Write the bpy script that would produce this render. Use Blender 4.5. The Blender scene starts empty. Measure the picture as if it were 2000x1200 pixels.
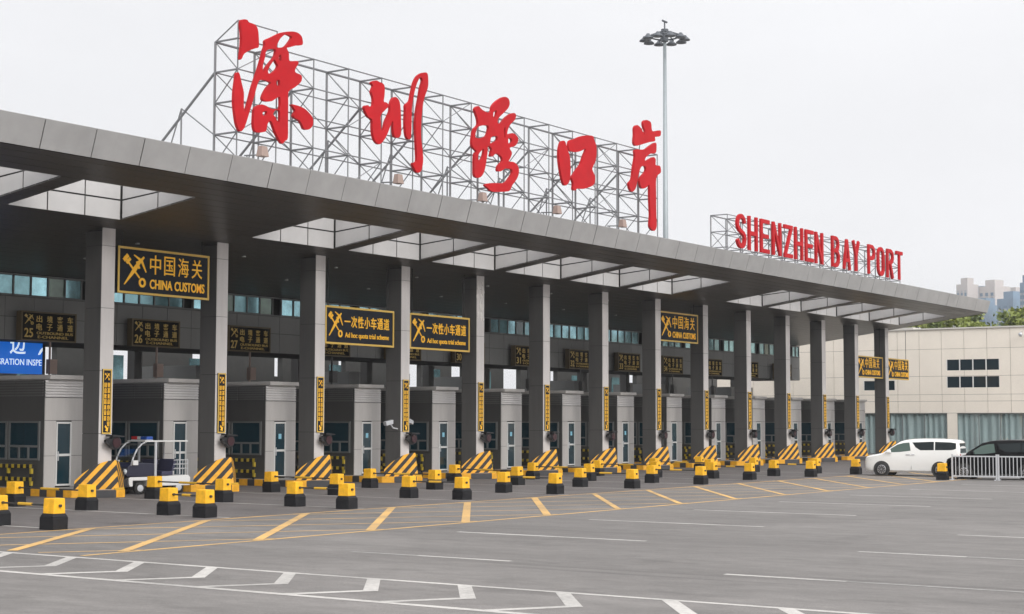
import bpy, bmesh, math, random
from mathutils import Vector, Matrix
random.seed(11)
R = math.radians
scene = bpy.context.scene
COL = scene.collection

# ---------------------------------------------------------------- camera
cam_data = bpy.data.cameras.new('camera')
cam = bpy.data.objects.new('camera', cam_data)
COL.objects.link(cam)
cam_data.sensor_width = 36.0
cam_data.lens = 57.15
cam_data.clip_start = 0.1
cam_data.clip_end = 6000
cx = Vector((0.56243141, -0.82684199, 0.0017991))
cu = Vector((-0.05875504, -0.03779558, 0.99755668))
cf = Vector((0.82475376, 0.56116292, 0.06983855))
M = Matrix((( cx.x, cu.x, -cf.x, -41.1537), (cx.y, cu.y, -cf.y, -46.4282), (cx.z, cu.z, -cf.z, 2.8288), (0, 0, 0, 1)))
cam.matrix_world = M
scene.camera = cam

# ---------------------------------------------------------------- sky and sun
SUN_AZ, SUN_EL = R(-112), R(36)          # direction towards the sun, measured from +X
world = bpy.data.worlds.new('World')
scene.world = world
world.use_nodes = True
wn = world.node_tree.nodes; wl = world.node_tree.links
bg = wn['Background']
sky = wn.new('ShaderNodeTexSky'); sky.sky_type = 'NISHITA'; sky.sun_disc = False
sky.sun_elevation = SUN_EL; sky.sun_rotation = R(90) - SUN_AZ
sky.air_density = 1.0; sky.dust_density = 4.0; sky.altitude = 0
tc = wn.new('ShaderNodeTexCoord'); sep = wn.new('ShaderNodeSeparateXYZ')
wl.new(tc.outputs['Generated'], sep.inputs[0])
ramp = wn.new('ShaderNodeValToRGB')       # overcast deck: brighter towards the zenith
cr = ramp.color_ramp
cr.elements[0].position = 0.0; cr.elements[0].color = (8.4, 8.45, 8.7, 1)
cr.elements[1].position = 1.0; cr.elements[1].color = (17.5, 17.6, 17.9, 1)
e = cr.elements.new(0.10); e.color = (9.5, 9.5, 9.75, 1)
e = cr.elements.new(0.28); e.color = (9.9, 9.9, 10.1, 1)
wl.new(sep.outputs['Z'], ramp.inputs[0])
cl = wn.new('ShaderNodeTexNoise'); cl.inputs['Scale'].default_value = 2.2; cl.inputs['Detail'].default_value = 5
mp = wn.new('ShaderNodeMapping'); mp.inputs['Scale'].default_value = (1, 1, 4)
wl.new(tc.outputs['Generated'], mp.inputs[0]); wl.new(mp.outputs[0], cl.inputs['Vector'])
mr = wn.new('ShaderNodeMapRange'); mr.inputs['To Min'].default_value = 0.955; mr.inputs['To Max'].default_value = 1.045
mr.inputs['From Min'].default_value = 0.3; mr.inputs['From Max'].default_value = 0.7
wl.new(cl.outputs['Fac'], mr.inputs[0])
mul = wn.new('ShaderNodeMixRGB'); mul.blend_type = 'MULTIPLY'; mul.inputs[0].default_value = 1
wl.new(ramp.outputs[0], mul.inputs[1]); wl.new(mr.outputs[0], mul.inputs[2])
mix = wn.new('ShaderNodeMixRGB'); mix.inputs[0].default_value = 0.94
wl.new(sky.outputs[0], mix.inputs[1]); wl.new(mul.outputs[0], mix.inputs[2])
# glow added around the veiled sun, behind the viewer, to brighten upright faces
dt = wn.new('ShaderNodeVectorMath'); dt.operation = 'DOT_PRODUCT'
dt.inputs[1].default_value = (math.cos(SUN_EL) * math.cos(SUN_AZ), math.cos(SUN_EL) * math.sin(SUN_AZ), math.sin(SUN_EL))
wl.new(tc.outputs['Generated'], dt.inputs[0])
cp = wn.new('ShaderNodeMath'); cp.operation = 'MAXIMUM'; cp.inputs[1].default_value = 0; wl.new(dt.outputs['Value'], cp.inputs[0])
pw = wn.new('ShaderNodeMath'); pw.operation = 'POWER'; pw.inputs[1].default_value = 2.5; wl.new(cp.outputs[0], pw.inputs[0])
lobe = wn.new('ShaderNodeMixRGB'); lobe.blend_type = 'ADD'; lobe.inputs[0].default_value = 1
vv = wn.new('ShaderNodeVectorMath'); vv.operation = 'SCALE'; vv.inputs[0].default_value = (13.0, 12.7, 12.3); wl.new(pw.outputs[0], vv.inputs['Scale'])
wl.new(mix.outputs[0], lobe.inputs[1]); wl.new(vv.outputs[0], lobe.inputs[2])
wl.new(lobe.outputs[0], bg.inputs['Color'])
bg.inputs['Strength'].default_value = 0.1

sun_data = bpy.data.lights.new('sun', 'SUN')
sun_data.energy = 1.5
sun_data.angle = R(25)
sun_data.color = (1.0, 0.965, 0.92)
sun = bpy.data.objects.new('sun', sun_data)
COL.objects.link(sun)
d = Vector((math.cos(SUN_EL) * math.cos(SUN_AZ), math.cos(SUN_EL) * math.sin(SUN_AZ), math.sin(SUN_EL)))
sun.rotation_euler = d.to_track_quat('Z', 'Y').to_euler()
sun.location = (0, -60, 60)

scene.view_settings.view_transform = 'Standard'
scene.view_settings.look = 'None'
scene.view_settings.exposure = 0.0
scene.view_settings.gamma = 1.0
scene.view_settings.use_curve_mapping = False
scene.cycles.max_bounces = 7
scene.cycles.diffuse_bounces = 4
scene.cycles.glossy_bounces = 3
scene.cycles.transparent_max_bounces = 8
scene.cycles.use_denoising = True

# ---------------------------------------------------------------- materials
MATS = {}
def mat(name, col, rough=0.6, metal=0.0, spec=0.5, noise=0.0, nscale=3.0, bump=0.0, bscale=40.0, emit=None, estr=0.0, streak=False, coat=0.0):
    m = bpy.data.materials.new(name); m.use_nodes = True
    n = m.node_tree.nodes; l = m.node_tree.links; b = n['Principled BSDF']
    b.inputs['Base Color'].default_value = (*col, 1)
    b.inputs['Roughness'].default_value = rough
    b.inputs['Metallic'].default_value = metal
    b.inputs['Specular IOR Level'].default_value = spec
    b.inputs['Coat Weight'].default_value = coat
    t = n.new('ShaderNodeTexCoord')
    if noise > 0:
        x = n.new('ShaderNodeTexNoise'); x.inputs['Scale'].default_value = nscale; x.inputs['Detail'].default_value = 6
        x.inputs['Roughness'].default_value = 0.62
        oi = n.new('ShaderNodeObjectInfo'); sc_ = n.new('ShaderNodeMath'); sc_.operation = 'MULTIPLY'; sc_.inputs[1].default_value = 80
        l.new(oi.outputs['Random'], sc_.inputs[0])
        ad = n.new('ShaderNodeVectorMath'); ad.operation = 'ADD'; l.new(t.outputs['Object'], ad.inputs[0]); l.new(sc_.outputs[0], ad.inputs[1])
        if streak:
            q = n.new('ShaderNodeMapping'); q.inputs['Scale'].default_value = (1, 1, 0.12)
            l.new(ad.outputs[0], q.inputs[0]); l.new(q.outputs[0], x.inputs['Vector'])
        else:
            l.new(ad.outputs[0], x.inputs['Vector'])
        r = n.new('ShaderNodeMapRange')
        r.inputs['From Min'].default_value = 0.3; r.inputs['From Max'].default_value = 0.7
        r.inputs['To Min'].default_value = 1 - noise; r.inputs['To Max'].default_value = 1 + noise
        l.new(x.outputs['Fac'], r.inputs[0])
        k = n.new('ShaderNodeMixRGB'); k.blend_type = 'MULTIPLY'; k.inputs[0].default_value = 1
        k.inputs[1].default_value = (*col, 1)
        l.new(r.outputs[0], k.inputs[2]); l.new(k.outputs[0], b.inputs['Base Color'])
    if bump > 0:
        y = n.new('ShaderNodeTexNoise'); y.inputs['Scale'].default_value = bscale; y.inputs['Detail'].default_value = 4
        l.new(t.outputs['Object'], y.inputs['Vector'])
        u = n.new('ShaderNodeBump'); u.inputs['Strength'].default_value = bump; u.inputs['Distance'].default_value = 0.02
        l.new(y.outputs['Fac'], u.inputs['Height']); l.new(u.outputs[0], b.inputs['Normal'])
    if emit:
        b.inputs['Emission Color'].default_value = (*emit, 1); b.inputs['Emission Strength'].default_value = estr
    MATS[name] = m
    return m

def asphalt(name, base):
    m = bpy.data.materials.new(name); m.use_nodes = True
    n = m.node_tree.nodes; l = m.node_tree.links; b = n['Principled BSDF']
    t = n.new('ShaderNodeTexCoord')
    def nz(scale, detail, sx=1, sy=1, rot=0, rough=0.6):
        q = n.new('ShaderNodeMapping'); q.inputs['Scale'].default_value = (sx, sy, 1); q.inputs['Rotation'].default_value = (0, 0, rot)
        x = n.new('ShaderNodeTexNoise'); x.inputs['Scale'].default_value = scale; x.inputs['Detail'].default_value = detail; x.inputs['Roughness'].default_value = rough
        l.new(t.outputs['Object'], q.inputs[0]); l.new(q.outputs[0], x.inputs['Vector']); return x.outputs['Fac']
    def rng(src, a, bb, lo, hi):
        r = n.new('ShaderNodeMapRange'); r.inputs['From Min'].default_value = a; r.inputs['From Max'].default_value = bb
        r.inputs['To Min'].default_value = lo; r.inputs['To Max'].default_value = hi; l.new(src, r.inputs[0]); return r.outputs[0]
    def mulv(a, c):
        k = n.new('ShaderNodeMath'); k.operation = 'MULTIPLY'; l.new(a, k.inputs[0]); l.new(c, k.inputs[1]); return k.outputs[0]
    big = rng(nz(0.10, 4), 0.3, 0.7, 0.90, 1.10)
    tyre = rng(nz(0.7, 5, 1.0, 0.07), 0.35, 0.75, 1.08, 0.84)      # worn wheel paths along the lanes
    mid = rng(nz(2.2, 8, 1.0, 0.45, 0.6, 0.78), 0.3, 0.7, 0.80, 1.20)
    fine = rng(nz(55, 3, rough=0.8), 0.25, 0.75, 0.60, 1.42)
    stain = rng(nz(0.55, 6, 1, 0.5, 0.5, 0.7), 0.56, 0.74, 1.0, 0.60)
    skid = rng(nz(1.6, 4, 1.0, 0.03), 0.62, 0.72, 1.0, 0.72)
    patch = rng(nz(0.06, 2), 0.50, 0.53, 0.95, 1.05)
    grit = rng(nz(18, 4, rough=0.8), 0.3, 0.7, 0.82, 1.18)
    v = mulv(mulv(mulv(mulv(mulv(mulv(mulv(big, tyre), mid), fine), stain), skid), patch), grit)
    k = n.new('ShaderNodeMixRGB'); k.blend_type = 'MULTIPLY'; k.inputs[0].default_value = 1
    k.inputs[1].default_value = (*base, 1); l.new(v, k.inputs[2])
    l.new(k.outputs[0], b.inputs['Base Color'])
    b.inputs['Roughness'].default_value = 0.82; b.inputs['Specular IOR Level'].default_value = 0.35
    u = n.new('ShaderNodeBump'); u.inputs['Strength'].default_value = 0.35; u.inputs['Distance'].default_value = 0.01
    l.new(nz(120, 3), u.inputs['Height']); l.new(u.outputs[0], b.inputs['Normal'])
    MATS[name] = m
asphalt('asphalt', (0.160, 0.151, 0.145))
asphalt('lane_asphalt', (0.122, 0.112, 0.110))

def road_paint(name, col, wear, base=(0.125, 0.12, 0.116)):
    m = bpy.data.materials.new(name); m.use_nodes = True
    n = m.node_tree.nodes; l = m.node_tree.links; b = n['Principled BSDF']
    t = n.new('ShaderNodeTexCoord')
    x = n.new('ShaderNodeTexNoise'); x.inputs['Scale'].default_value = 9; x.inputs['Detail'].default_value = 8; x.inputs['Roughness'].default_value = 0.75
    y = n.new('ShaderNodeTexNoise'); y.inputs['Scale'].default_value = 0.5; y.inputs['Detail'].default_value = 3
    l.new(t.outputs['Object'], x.inputs['Vector']); l.new(t.outputs['Object'], y.inputs['Vector'])
    a = n.new('ShaderNodeMath'); a.operation = 'ADD'; l.new(x.outputs['Fac'], a.inputs[0]); l.new(y.outputs['Fac'], a.inputs[1])
    r = n.new('ShaderNodeMapRange'); r.inputs['From Min'].default_value = 0.8; r.inputs['From Max'].default_value = 1.35
    r.inputs['To Min'].default_value = max(0, wear - 0.30); r.inputs['To Max'].default_value = min(1, wear + 0.55); l.new(a.outputs[0], r.inputs[0])
    k = n.new('ShaderNodeMixRGB'); k.inputs[1].default_value = (*col, 1); k.inputs[2].default_value = (*base, 1)
    l.new(r.outputs[0], k.inputs[0]); l.new(k.outputs[0], b.inputs['Base Color'])
    b.inputs['Roughness'].default_value = 0.75
    MATS[name] = m
road_paint('white_paint', (0.52, 0.50, 0.475), 0.22)
road_paint('faint_paint', (0.50, 0.49, 0.47), 0.66)
road_paint('yellow_paint', (0.66, 0.40, 0.13), 0.18)
road_paint('thin_yellow_paint', (0.60, 0.38, 0.15), 0.34)

def stripes(name, kind, c1=(0.84, 0.41, 0.02), c2=(0.016, 0.015, 0.015), period=0.3, slope=1.3, duty=0.5):
    """painted hazard stripes: kind chevron (object |X| and Z), x, y or z"""
    m = bpy.data.materials.new(name); m.use_nodes = True
    n = m.node_tree.nodes; l = m.node_tree.links; b = n['Principled BSDF']
    t = n.new('ShaderNodeTexCoord'); s = n.new('ShaderNodeSeparateXYZ'); l.new(t.outputs['Object'], s.inputs[0])
    def op(o, a, bb=None, v=None):
        k = n.new('ShaderNodeMath'); k.operation = o
        if isinstance(a, float): k.inputs[0].default_value = a
        else: l.new(a, k.inputs[0])
        if bb is not None: l.new(bb, k.inputs[1])
        if v is not None: k.inputs[1].default_value = v
        return k.outputs[0]
    if kind == 'chevron':
        f = op('ADD', op('MULTIPLY', op('ABSOLUTE', s.outputs['X']), v=slope), s.outputs['Z'])
    elif kind == 'xy':
        f = op('ADD', s.outputs['X'], s.outputs['Y'])
    else:
        f = s.outputs[kind.upper()]
    f = op('FRACT', op('ADD', op('DIVIDE', f, v=period), v=100.13))
    f = op('GREATER_THAN', f, v=duty)
    x = n.new('ShaderNodeTexNoise'); x.inputs['Scale'].default_value = 4; x.inputs['Detail'].default_value = 6
    l.new(t.outputs['Object'], x.inputs['Vector'])
    r = n.new('ShaderNodeMapRange'); r.inputs['From Min'].default_value = 0.3; r.inputs['From Max'].default_value = 0.75
    r.inputs['To Min'].default_value = 1.05; r.inputs['To Max'].default_value = 0.72; l.new(x.outputs['Fac'], r.inputs[0])
    k = n.new('ShaderNodeMixRGB'); k.inputs[1].default_value = (*c1, 1); k.inputs[2].default_value = (*c2, 1); l.new(f, k.inputs[0])
    k2 = n.new('ShaderNodeMixRGB'); k2.blend_type = 'MULTIPLY'; k2.inputs[0].default_value = 1
    l.new(k.outputs[0], k2.inputs[1]); l.new(r.outputs[0], k2.inputs[2]); l.new(k2.outputs[0], b.inputs['Base Color'])
    b.inputs['Roughness'].default_value = 0.6
    MATS[name] = m
stripes('chevron_stripes', 'chevron', period=0.42)
stripes('kerb_stripes', 'xy', c2=(0.05, 0.05, 0.055), period=0.9, duty=0.55)
stripes('rail_stripes_y', 'y', c1=(0.55, 0.40, 0.03), period=0.34, duty=0.45)
stripes('rail_stripes_z', 'z', c1=(0.55, 0.40, 0.03), period=0.44, duty=0.5)

mat('fascia_metal', (0.325, 0.322, 0.322), 0.45, 0.1, noise=0.10, nscale=0.9, bump=0.03, bscale=1.2)
mat('dark_gap', (0.03, 0.03, 0.03), 0.9)
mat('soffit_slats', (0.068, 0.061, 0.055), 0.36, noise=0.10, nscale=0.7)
mat('roof_deck', (0.32, 0.32, 0.31), 0.85, noise=0.1)
mat('well_panel', (0.50, 0.495, 0.495), 0.5, noise=0.05, nscale=1.2)
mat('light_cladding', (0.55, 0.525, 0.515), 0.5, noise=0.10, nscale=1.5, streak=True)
mat('dark_shade_cladding', (0.098, 0.096, 0.094), 0.55, noise=0.14, nscale=1.5, streak=True)  # on pillar sides: the front cladding with shade put into its colour
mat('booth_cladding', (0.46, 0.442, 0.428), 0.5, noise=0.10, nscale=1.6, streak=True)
mat('booth_shade_cladding', (0.066, 0.065, 0.063), 0.5, noise=0.07, nscale=1.4, streak=True)  # same booth cladding, darkened in colour to imitate shade on the side walls
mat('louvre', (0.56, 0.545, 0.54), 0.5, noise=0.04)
mat('louvre_shade', (0.12, 0.118, 0.115), 0.5, noise=0.04)  # louvre colour darkened to stand for the shade on the booth sides
mat('white_frame', (0.66, 0.66, 0.65), 0.4)
mat('grey_frame', (0.15, 0.155, 0.155), 0.4)
mat('dark_glass', (0.004, 0.028, 0.042), 0.06, spec=0.6)
mat('office_wall', (0.225, 0.228, 0.225), 0.6, noise=0.08, nscale=0.8, streak=True)
for i, (c, me) in enumerate((((0.02, 0.10, 0.11), 0.0), ((0.22, 0.42, 0.46), 0.55), ((0.34, 0.60, 0.66), 0.75), ((0.08, 0.14, 0.10), 0.2))):
    mat('office_glass_%s' % 'abcd'[i], c, 0.10, me, spec=0.9, bump=0.12, bscale=1.1, noise=0.5, nscale=0.9)
mat('red_paint', (0.42, 0.007, 0.012), 0.6, spec=0.15, noise=0.12, nscale=0.9)
mat('truss_steel', (0.20, 0.205, 0.215), 0.5, 0.4)
mat('lamp_steel', (0.30, 0.335, 0.355), 0.5, 0.3, noise=0.05)
mat('lamp_dark', (0.09, 0.10, 0.115), 0.5, 0.2)
mat('sign_black', (0.009, 0.012, 0.020), 0.6, spec=0.2, noise=0.2, nscale=2)
mat('sign_gold', (0.66, 0.43, 0.08), 0.4, 0.1)
mat('sign_yellow', (0.80, 0.43, 0.02), 0.5, emit=(0.9, 0.46, 0.02), estr=0.20)
mat('board_black', (0.008, 0.006, 0.006), 0.9, spec=0.1)
mat('board_frame', (0.12, 0.085, 0.035), 0.5)
mat('board_amber', (0.42, 0.29, 0.08), 0.6, emit=(0.8, 0.55, 0.14), estr=0.07)
mat('screen_blue', (0.01, 0.09, 0.42), 0.4, emit=(0.0, 0.11, 0.50), estr=0.75)
mat('screen_white', (0.7, 0.8, 0.9), 0.4, emit=(0.75, 0.88, 1.0), estr=0.75)
mat('bollard_yellow', (0.80, 0.42, 0.012), 0.55, noise=0.17, nscale=6)
mat('rubber_black', (0.009, 0.009, 0.011), 0.6, spec=0.3, noise=0.25, nscale=6)
mat('rod_dark', (0.03, 0.03, 0.03), 0.5)
mat('rod_yellow', (0.62, 0.36, 0.03), 0.55)
mat('island_concrete', (0.30, 0.29, 0.28), 0.85, noise=0.12, nscale=2)
mat('black_plastic', (0.015, 0.015, 0.017), 0.4)
mat('signal_red', (0.035, 0.008, 0.012), 0.25)
mat('white_metal', (0.46, 0.47, 0.49), 0.35)
mat('galvanised', (0.50, 0.51, 0.53), 0.45, 0.3)
mat('car_white', (0.80, 0.80, 0.785), 0.25, coat=0.6)
mat('car_black', (0.003, 0.003, 0.004), 0.35, spec=0.12)
mat('car_glass', (0.012, 0.018, 0.02), 0.06, spec=0.25)
mat('car_glass_green_reflection', (0.05, 0.09, 0.075), 0.05, spec=0.7)  # greenish reflection put into the glass colour of the front side windows
mat('tyre', (0.018, 0.018, 0.018), 0.8)
mat('alloy', (0.32, 0.32, 0.33), 0.3, 0.7)
mat('chrome', (0.6, 0.6, 0.6), 0.15, 0.9)
mat('lamp_clear', (0.55, 0.58, 0.60), 0.1, spec=0.8)
mat('lamp_red', (0.45, 0.01, 0.012), 0.2)
mat('lamp_blue', (0.01, 0.06, 0.30), 0.2)
mat('navy', (0.012, 0.013, 0.032), 0.4, noise=0.1)
mat('navy_seat', (0.03, 0.03, 0.065), 0.6)
mat('cart_white', (0.62, 0.62, 0.61), 0.35)
mat('beige_stone', (0.77, 0.71, 0.625), 0.7, noise=0.045, nscale=0.5)
mat('beige_cap', (0.55, 0.53, 0.49), 0.7)
mat('curtain', (0.46, 0.52, 0.535), 0.8, noise=0.15, nscale=1.5, streak=True)
mat('window_dark', (0.010, 0.022, 0.030), 0.12, spec=0.5)
mat('tower_cream', (0.42, 0.39, 0.38), 0.8, noise=0.05, nscale=0.05)
mat('tower_blue', (0.13, 0.21, 0.30), 0.35, spec=0.6, noise=0.2, nscale=0.08)
mat('tower_white', (0.60, 0.60, 0.63), 0.7)
mat('tower_orange', (0.55, 0.25, 0.16), 0.7)
mat('bark', (0.10, 0.08, 0.06), 0.9, noise=0.2)
stripes('tower_windows', 'z', c1=(0.09, 0.16, 0.24), c2=(0.34, 0.35, 0.37), period=3.2, duty=0.62)
for i, c in enumerate(((0.20, 0.24, 0.055), (0.27, 0.30, 0.07), (0.13, 0.17, 0.05))):
    mat('leaf_%s' % 'abc'[i], c, 0.6, noise=0.25, nscale=0.8)
mat('pink_box', (0.30, 0.22, 0.19), 0.6)
mat('hall_wall', (0.06, 0.06, 0.058), 0.7, noise=0.1)
mat('peel_white', (0.62, 0.60, 0.58), 0.8, noise=0.1, nscale=5)

# ---------------------------------------------------------------- mesh helpers
class MB:
    def __init__(s): s.v = []; s.f = []; s.m = []; s.cur = 0
    def add(s, vs, fs):
        o = len(s.v); s.v += [tuple(v) for v in vs]
        for f in fs: s.f.append([o + i for i in f]); s.m.append(s.cur)
        return s
    def hexa(s, p): return s.add(p, [(0, 3, 2, 1), (4, 5, 6, 7), (0, 1, 5, 4), (1, 2, 6, 5), (2, 3, 7, 6), (3, 0, 4, 7)])
    def box(s, x0, x1, y0, y1, z0, z1):
        return s.hexa([(x0, y0, z0), (x1, y0, z0), (x1, y1, z0), (x0, y1, z0), (x0, y0, z1), (x1, y0, z1), (x1, y1, z1), (x0, y1, z1)])
    def frustum(s, x0, x1, y0, y1, z0, z1, i):
        return s.hexa([(x0, y0, z0), (x1, y0, z0), (x1, y1, z0), (x0, y1, z0), (x0 + i, y0 + i, z1), (x1 - i, y0 + i, z1), (x1 - i, y1 - i, z1), (x0 + i, y1 - i, z1)])
    def tube(s, p, q, r, n=6, r2=None, caps=True):
        p = Vector(p); q = Vector(q); d = (q - p)
        if d.length < 1e-6: return s
        d.normalize(); a = Vector((0, 0, 1)) if abs(d.z) < 0.9 else Vector((1, 0, 0))
        u = d.cross(a).normalized(); w = d.cross(u)
        r2 = r if r2 is None else r2
        vs = [p + (u * math.cos(2 * math.pi * (i + .5) / n) + w * math.sin(2 * math.pi * (i + .5) / n)) * r for i in range(n)]
        vs += [q + (u * math.cos(2 * math.pi * (i + .5) / n) + w * math.sin(2 * math.pi * (i + .5) / n)) * r2 for i in range(n)]
        fs = [(i, n + i, n + (i + 1) % n, (i + 1) % n) for i in range(n)]
        if caps: fs += [tuple(range(n)), tuple(reversed(range(n, 2 * n)))]
        return s.add(vs, fs)
    def path(s, pts, r, n=6):
        for a, b in zip(pts[:-1], pts[1:]): s.tube(a, b, r, n)
        return s
    def lathe(s, prof, c, axis='z', n=24):
        c = Vector(c); vs = []; fs = []; k = len(prof)
        for i in range(n):
            a = 2 * math.pi * i / n
            for r, h in prof:
                if axis == 'z': vs.append(c + Vector((r * math.cos(a), r * math.sin(a), h)))
                elif axis == 'y': vs.append(c + Vector((r * math.cos(a), h, r * math.sin(a))))
                else: vs.append(c + Vector((h, r * math.cos(a), r * math.sin(a))))
        for i in range(n):
            j = (i + 1) % n
            for t in range(k - 1): fs.append((i * k + t, j * k + t, j * k + t + 1, i * k + t + 1))
        fs.append(tuple(i * k for i in reversed(range(n)))); fs.append(tuple(i * k + k - 1 for i in range(n)))
        return s.add(vs, fs)
    def prism(s, poly, axis, a, b):
        n = len(poly)
        def P(u, v, w): return {'x': (w, u, v), 'y': (u, w, v), 'z': (u, v, w)}[axis]
        vs = [P(u, v, a) for u, v in poly] + [P(u, v, b) for u, v in poly]
        fs = [tuple(range(n)), tuple(reversed(range(n, 2 * n)))] + [(i, n + i, n + (i + 1) % n, (i + 1) % n) for i in range(n)]
        return s.add(vs, fs)
    def build(s, name, mats, parent=None, smooth=False, bevel=0.0, loc=None):
        me = bpy.data.meshes.new(name)
        me.from_pydata(s.v, [], s.f)
        for m in (mats if isinstance(mats, (list, tuple)) else [mats]): me.materials.append(MATS[m])
        for p, k in zip(me.polygons, s.m): p.material_index = k
        bm = bmesh.new(); bm.from_mesh(me); bmesh.ops.recalc_face_normals(bm, faces=bm.faces)
        if bevel > 0:
            bmesh.ops.remove_doubles(bm, verts=bm.verts, dist=1e-5)
            ed = [e for e in bm.edges if len(e.link_faces) == 2 and e.calc_face_angle(0) > 0.6]
            bmesh.ops.bevel(bm, geom=ed, offset=bevel, segments=2, profile=0.6, affect='EDGES')
        bm.to_mesh(me); bm.free()
        if smooth:
            for p in me.polygons: p.use_smooth = True
        o = bpy.data.objects.new(name, me); COL.objects.link(o)
        if parent is not None: o.parent = parent
        if loc is not None: o.location = loc
        return o

def smooth_by_angle(o, ang=35):
    me = o.data
    bm = bmesh.new(); bm.from_mesh(me)
    for e in bm.edges:
        if len(e.link_faces) == 2 and e.calc_face_angle(0) > R(ang): e.smooth = False
    for f in bm.faces: f.smooth = True
    bm.to_mesh(me); bm.free()

def tag(o, label=None, cat=None, group=None, kind=None):
    if label: o['label'] = label
    if cat: o['category'] = cat
    if group: o['group'] = group
    if kind: o['kind'] = kind
    return o
def thing(name, label, cat, loc=(0, 0, 0), rz=0.0, group=None):
    o = bpy.data.objects.new(name, None); COL.objects.link(o)
    o.location = loc; o.rotation_euler = (0, 0, rz); o.empty_display_size = 0.3
    return tag(o, label, cat, group)
def copy_tree(o, parent=None):
    c = o.copy(); COL.objects.link(c)
    if parent is not None: c.parent = parent
    for ch in list(o.children): copy_tree(ch, c)
    return c
NTH = ['first', 'second', 'third', 'fourth', 'fifth', 'sixth', 'seventh', 'eighth', 'ninth', 'tenth', 'eleventh', 'twelfth', 'thirteenth', 'fourteenth', 'fifteenth', 'sixteenth']

def text_mesh(body, w, h, depth, bold=0.0):
    """mesh of a line of writing fitted into w x h, in the XZ plane, facing -Y, lower left at the origin"""
    c = bpy.data.curves.new('lettering', 'FONT'); c.body = body; c.extrude = 0.5; c.offset = bold; c.resolution_u = 3
    o = bpy.data.objects.new('lettering', c); COL.objects.link(o)
    bpy.context.view_layer.update()
    me = bpy.data.meshes.new_from_object(o.evaluated_get(bpy.context.evaluated_depsgraph_get()))
    bpy.data.objects.remove(o); bpy.data.curves.remove(c)
    xs = [v.co.x for v in me.vertices]; ys = [v.co.y for v in me.vertices]
    x0, x1, y0, y1 = min(xs), max(xs), min(ys), max(ys)
    out = MB()
    out.add([((v.co.x - x0) / (x1 - x0) * w, -(v.co.z) * depth * 1.0, (v.co.y - y0) / (y1 - y0) * h) for v in me.vertices],
            [tuple(reversed(p.vertices)) for p in me.polygons])
    bpy.data.meshes.remove(me)
    return out
def merge(dst, src, off):
    dst.add([(v[0] + off[0], v[1] + off[1], v[2] + off[2]) for v in src.v], src.f); return dst

def outline_solid(loops, y0, y1, samples=3):
    """closed smooth outlines (x, z), holes inside, given real thickness from y0 to y1"""
    c = bpy.data.curves.new('strokes', 'CURVE'); c.dimensions = '2D'; c.fill_mode = 'BOTH'
    c.extrude = (y1 - y0) / 2
    for lp in loops:
        pts = []
        n = len(lp)
        for i in range(n):
            p0, p1, p2, p3 = (Vector(lp[(i + k - 1) % n]) for k in range(4))
            for s in range(samples):
                t = s / samples
                pts.append(0.5 * ((2 * p1) + (p2 - p0) * t + (2 * p0 - 5 * p1 + 4 * p2 - p3) * t * t + (3 * p1 - p0 - 3 * p2 + p3) * t ** 3))
        sp = c.splines.new('POLY'); sp.points.add(len(pts) - 1); sp.use_cyclic_u = True
        for q, p in zip(sp.points, pts): q.co = (p.x, p.y, 0, 1)
    o = bpy.data.objects.new('strokes', c); COL.objects.link(o); bpy.context.view_layer.update()
    me = bpy.data.meshes.new_from_object(o.evaluated_get(bpy.context.evaluated_depsgraph_get()))
    bpy.data.objects.remove(o); bpy.data.curves.remove(c)
    m = MB(); ym = (y0 + y1) / 2
    m.add([(v.co.x, ym - v.co.z, v.co.y) for v in me.vertices], [tuple(p.vertices) for p in me.polygons])
    bpy.data.meshes.remove(me)
    return m

# ================================================================ ground
def sheet(name, rects, m, z, kind='structure'):
    mb = MB()
    for q in rects: mb.add([(x, y, z) for x, y in q], [(0, 1, 2, 3)])
    o = mb.build(name, m); o['kind'] = kind
    return o
g = MB(); g.add([(-1500, -1500, 0), (3000, -1500, 0), (3000, 2500, 0), (-1500, 2500, 0)], [(0, 1, 2, 3)])
g.build('asphalt_ground', 'asphalt')['kind'] = 'structure'
def stroke(x0, y0, x1, y1, w):
    d = Vector((x1 - x0, y1 - y0)); d.normalize(); n = Vector((-d.y, d.x)) * w / 2
    return [(x0 - n.x, y0 - n.y), (x1 - n.x, y1 - n.y), (x1 + n.x, y1 + n.y), (x0 + n.x, y0 + n.y)]
# white chevron strip along the lane edge at the left
q = [stroke(-18.25, -12, -18.25, -60, .17)]
sheet('road_marking_chevron_edge', q, 'white_paint', .004)
sheet('road_marking_chevron_side', [stroke(-21.12, -12, -21.12, -60, .2)], 'white_paint', .004)
q = []
for i in range(-4, 16):
    y = -21.1 - 2.0 * i
    q.append([(-19.86, y - .16), (-18.335, y + 1.02), (-18.335, y + 1.32), (-19.86, y + .16)])
    q.append([(-21.02, y + .62), (-19.86, y - .13), (-19.86, y + .13), (-21.02, y + .88)])
sheet('road_marking_chevrons', q, 'white_paint', .004)
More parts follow.
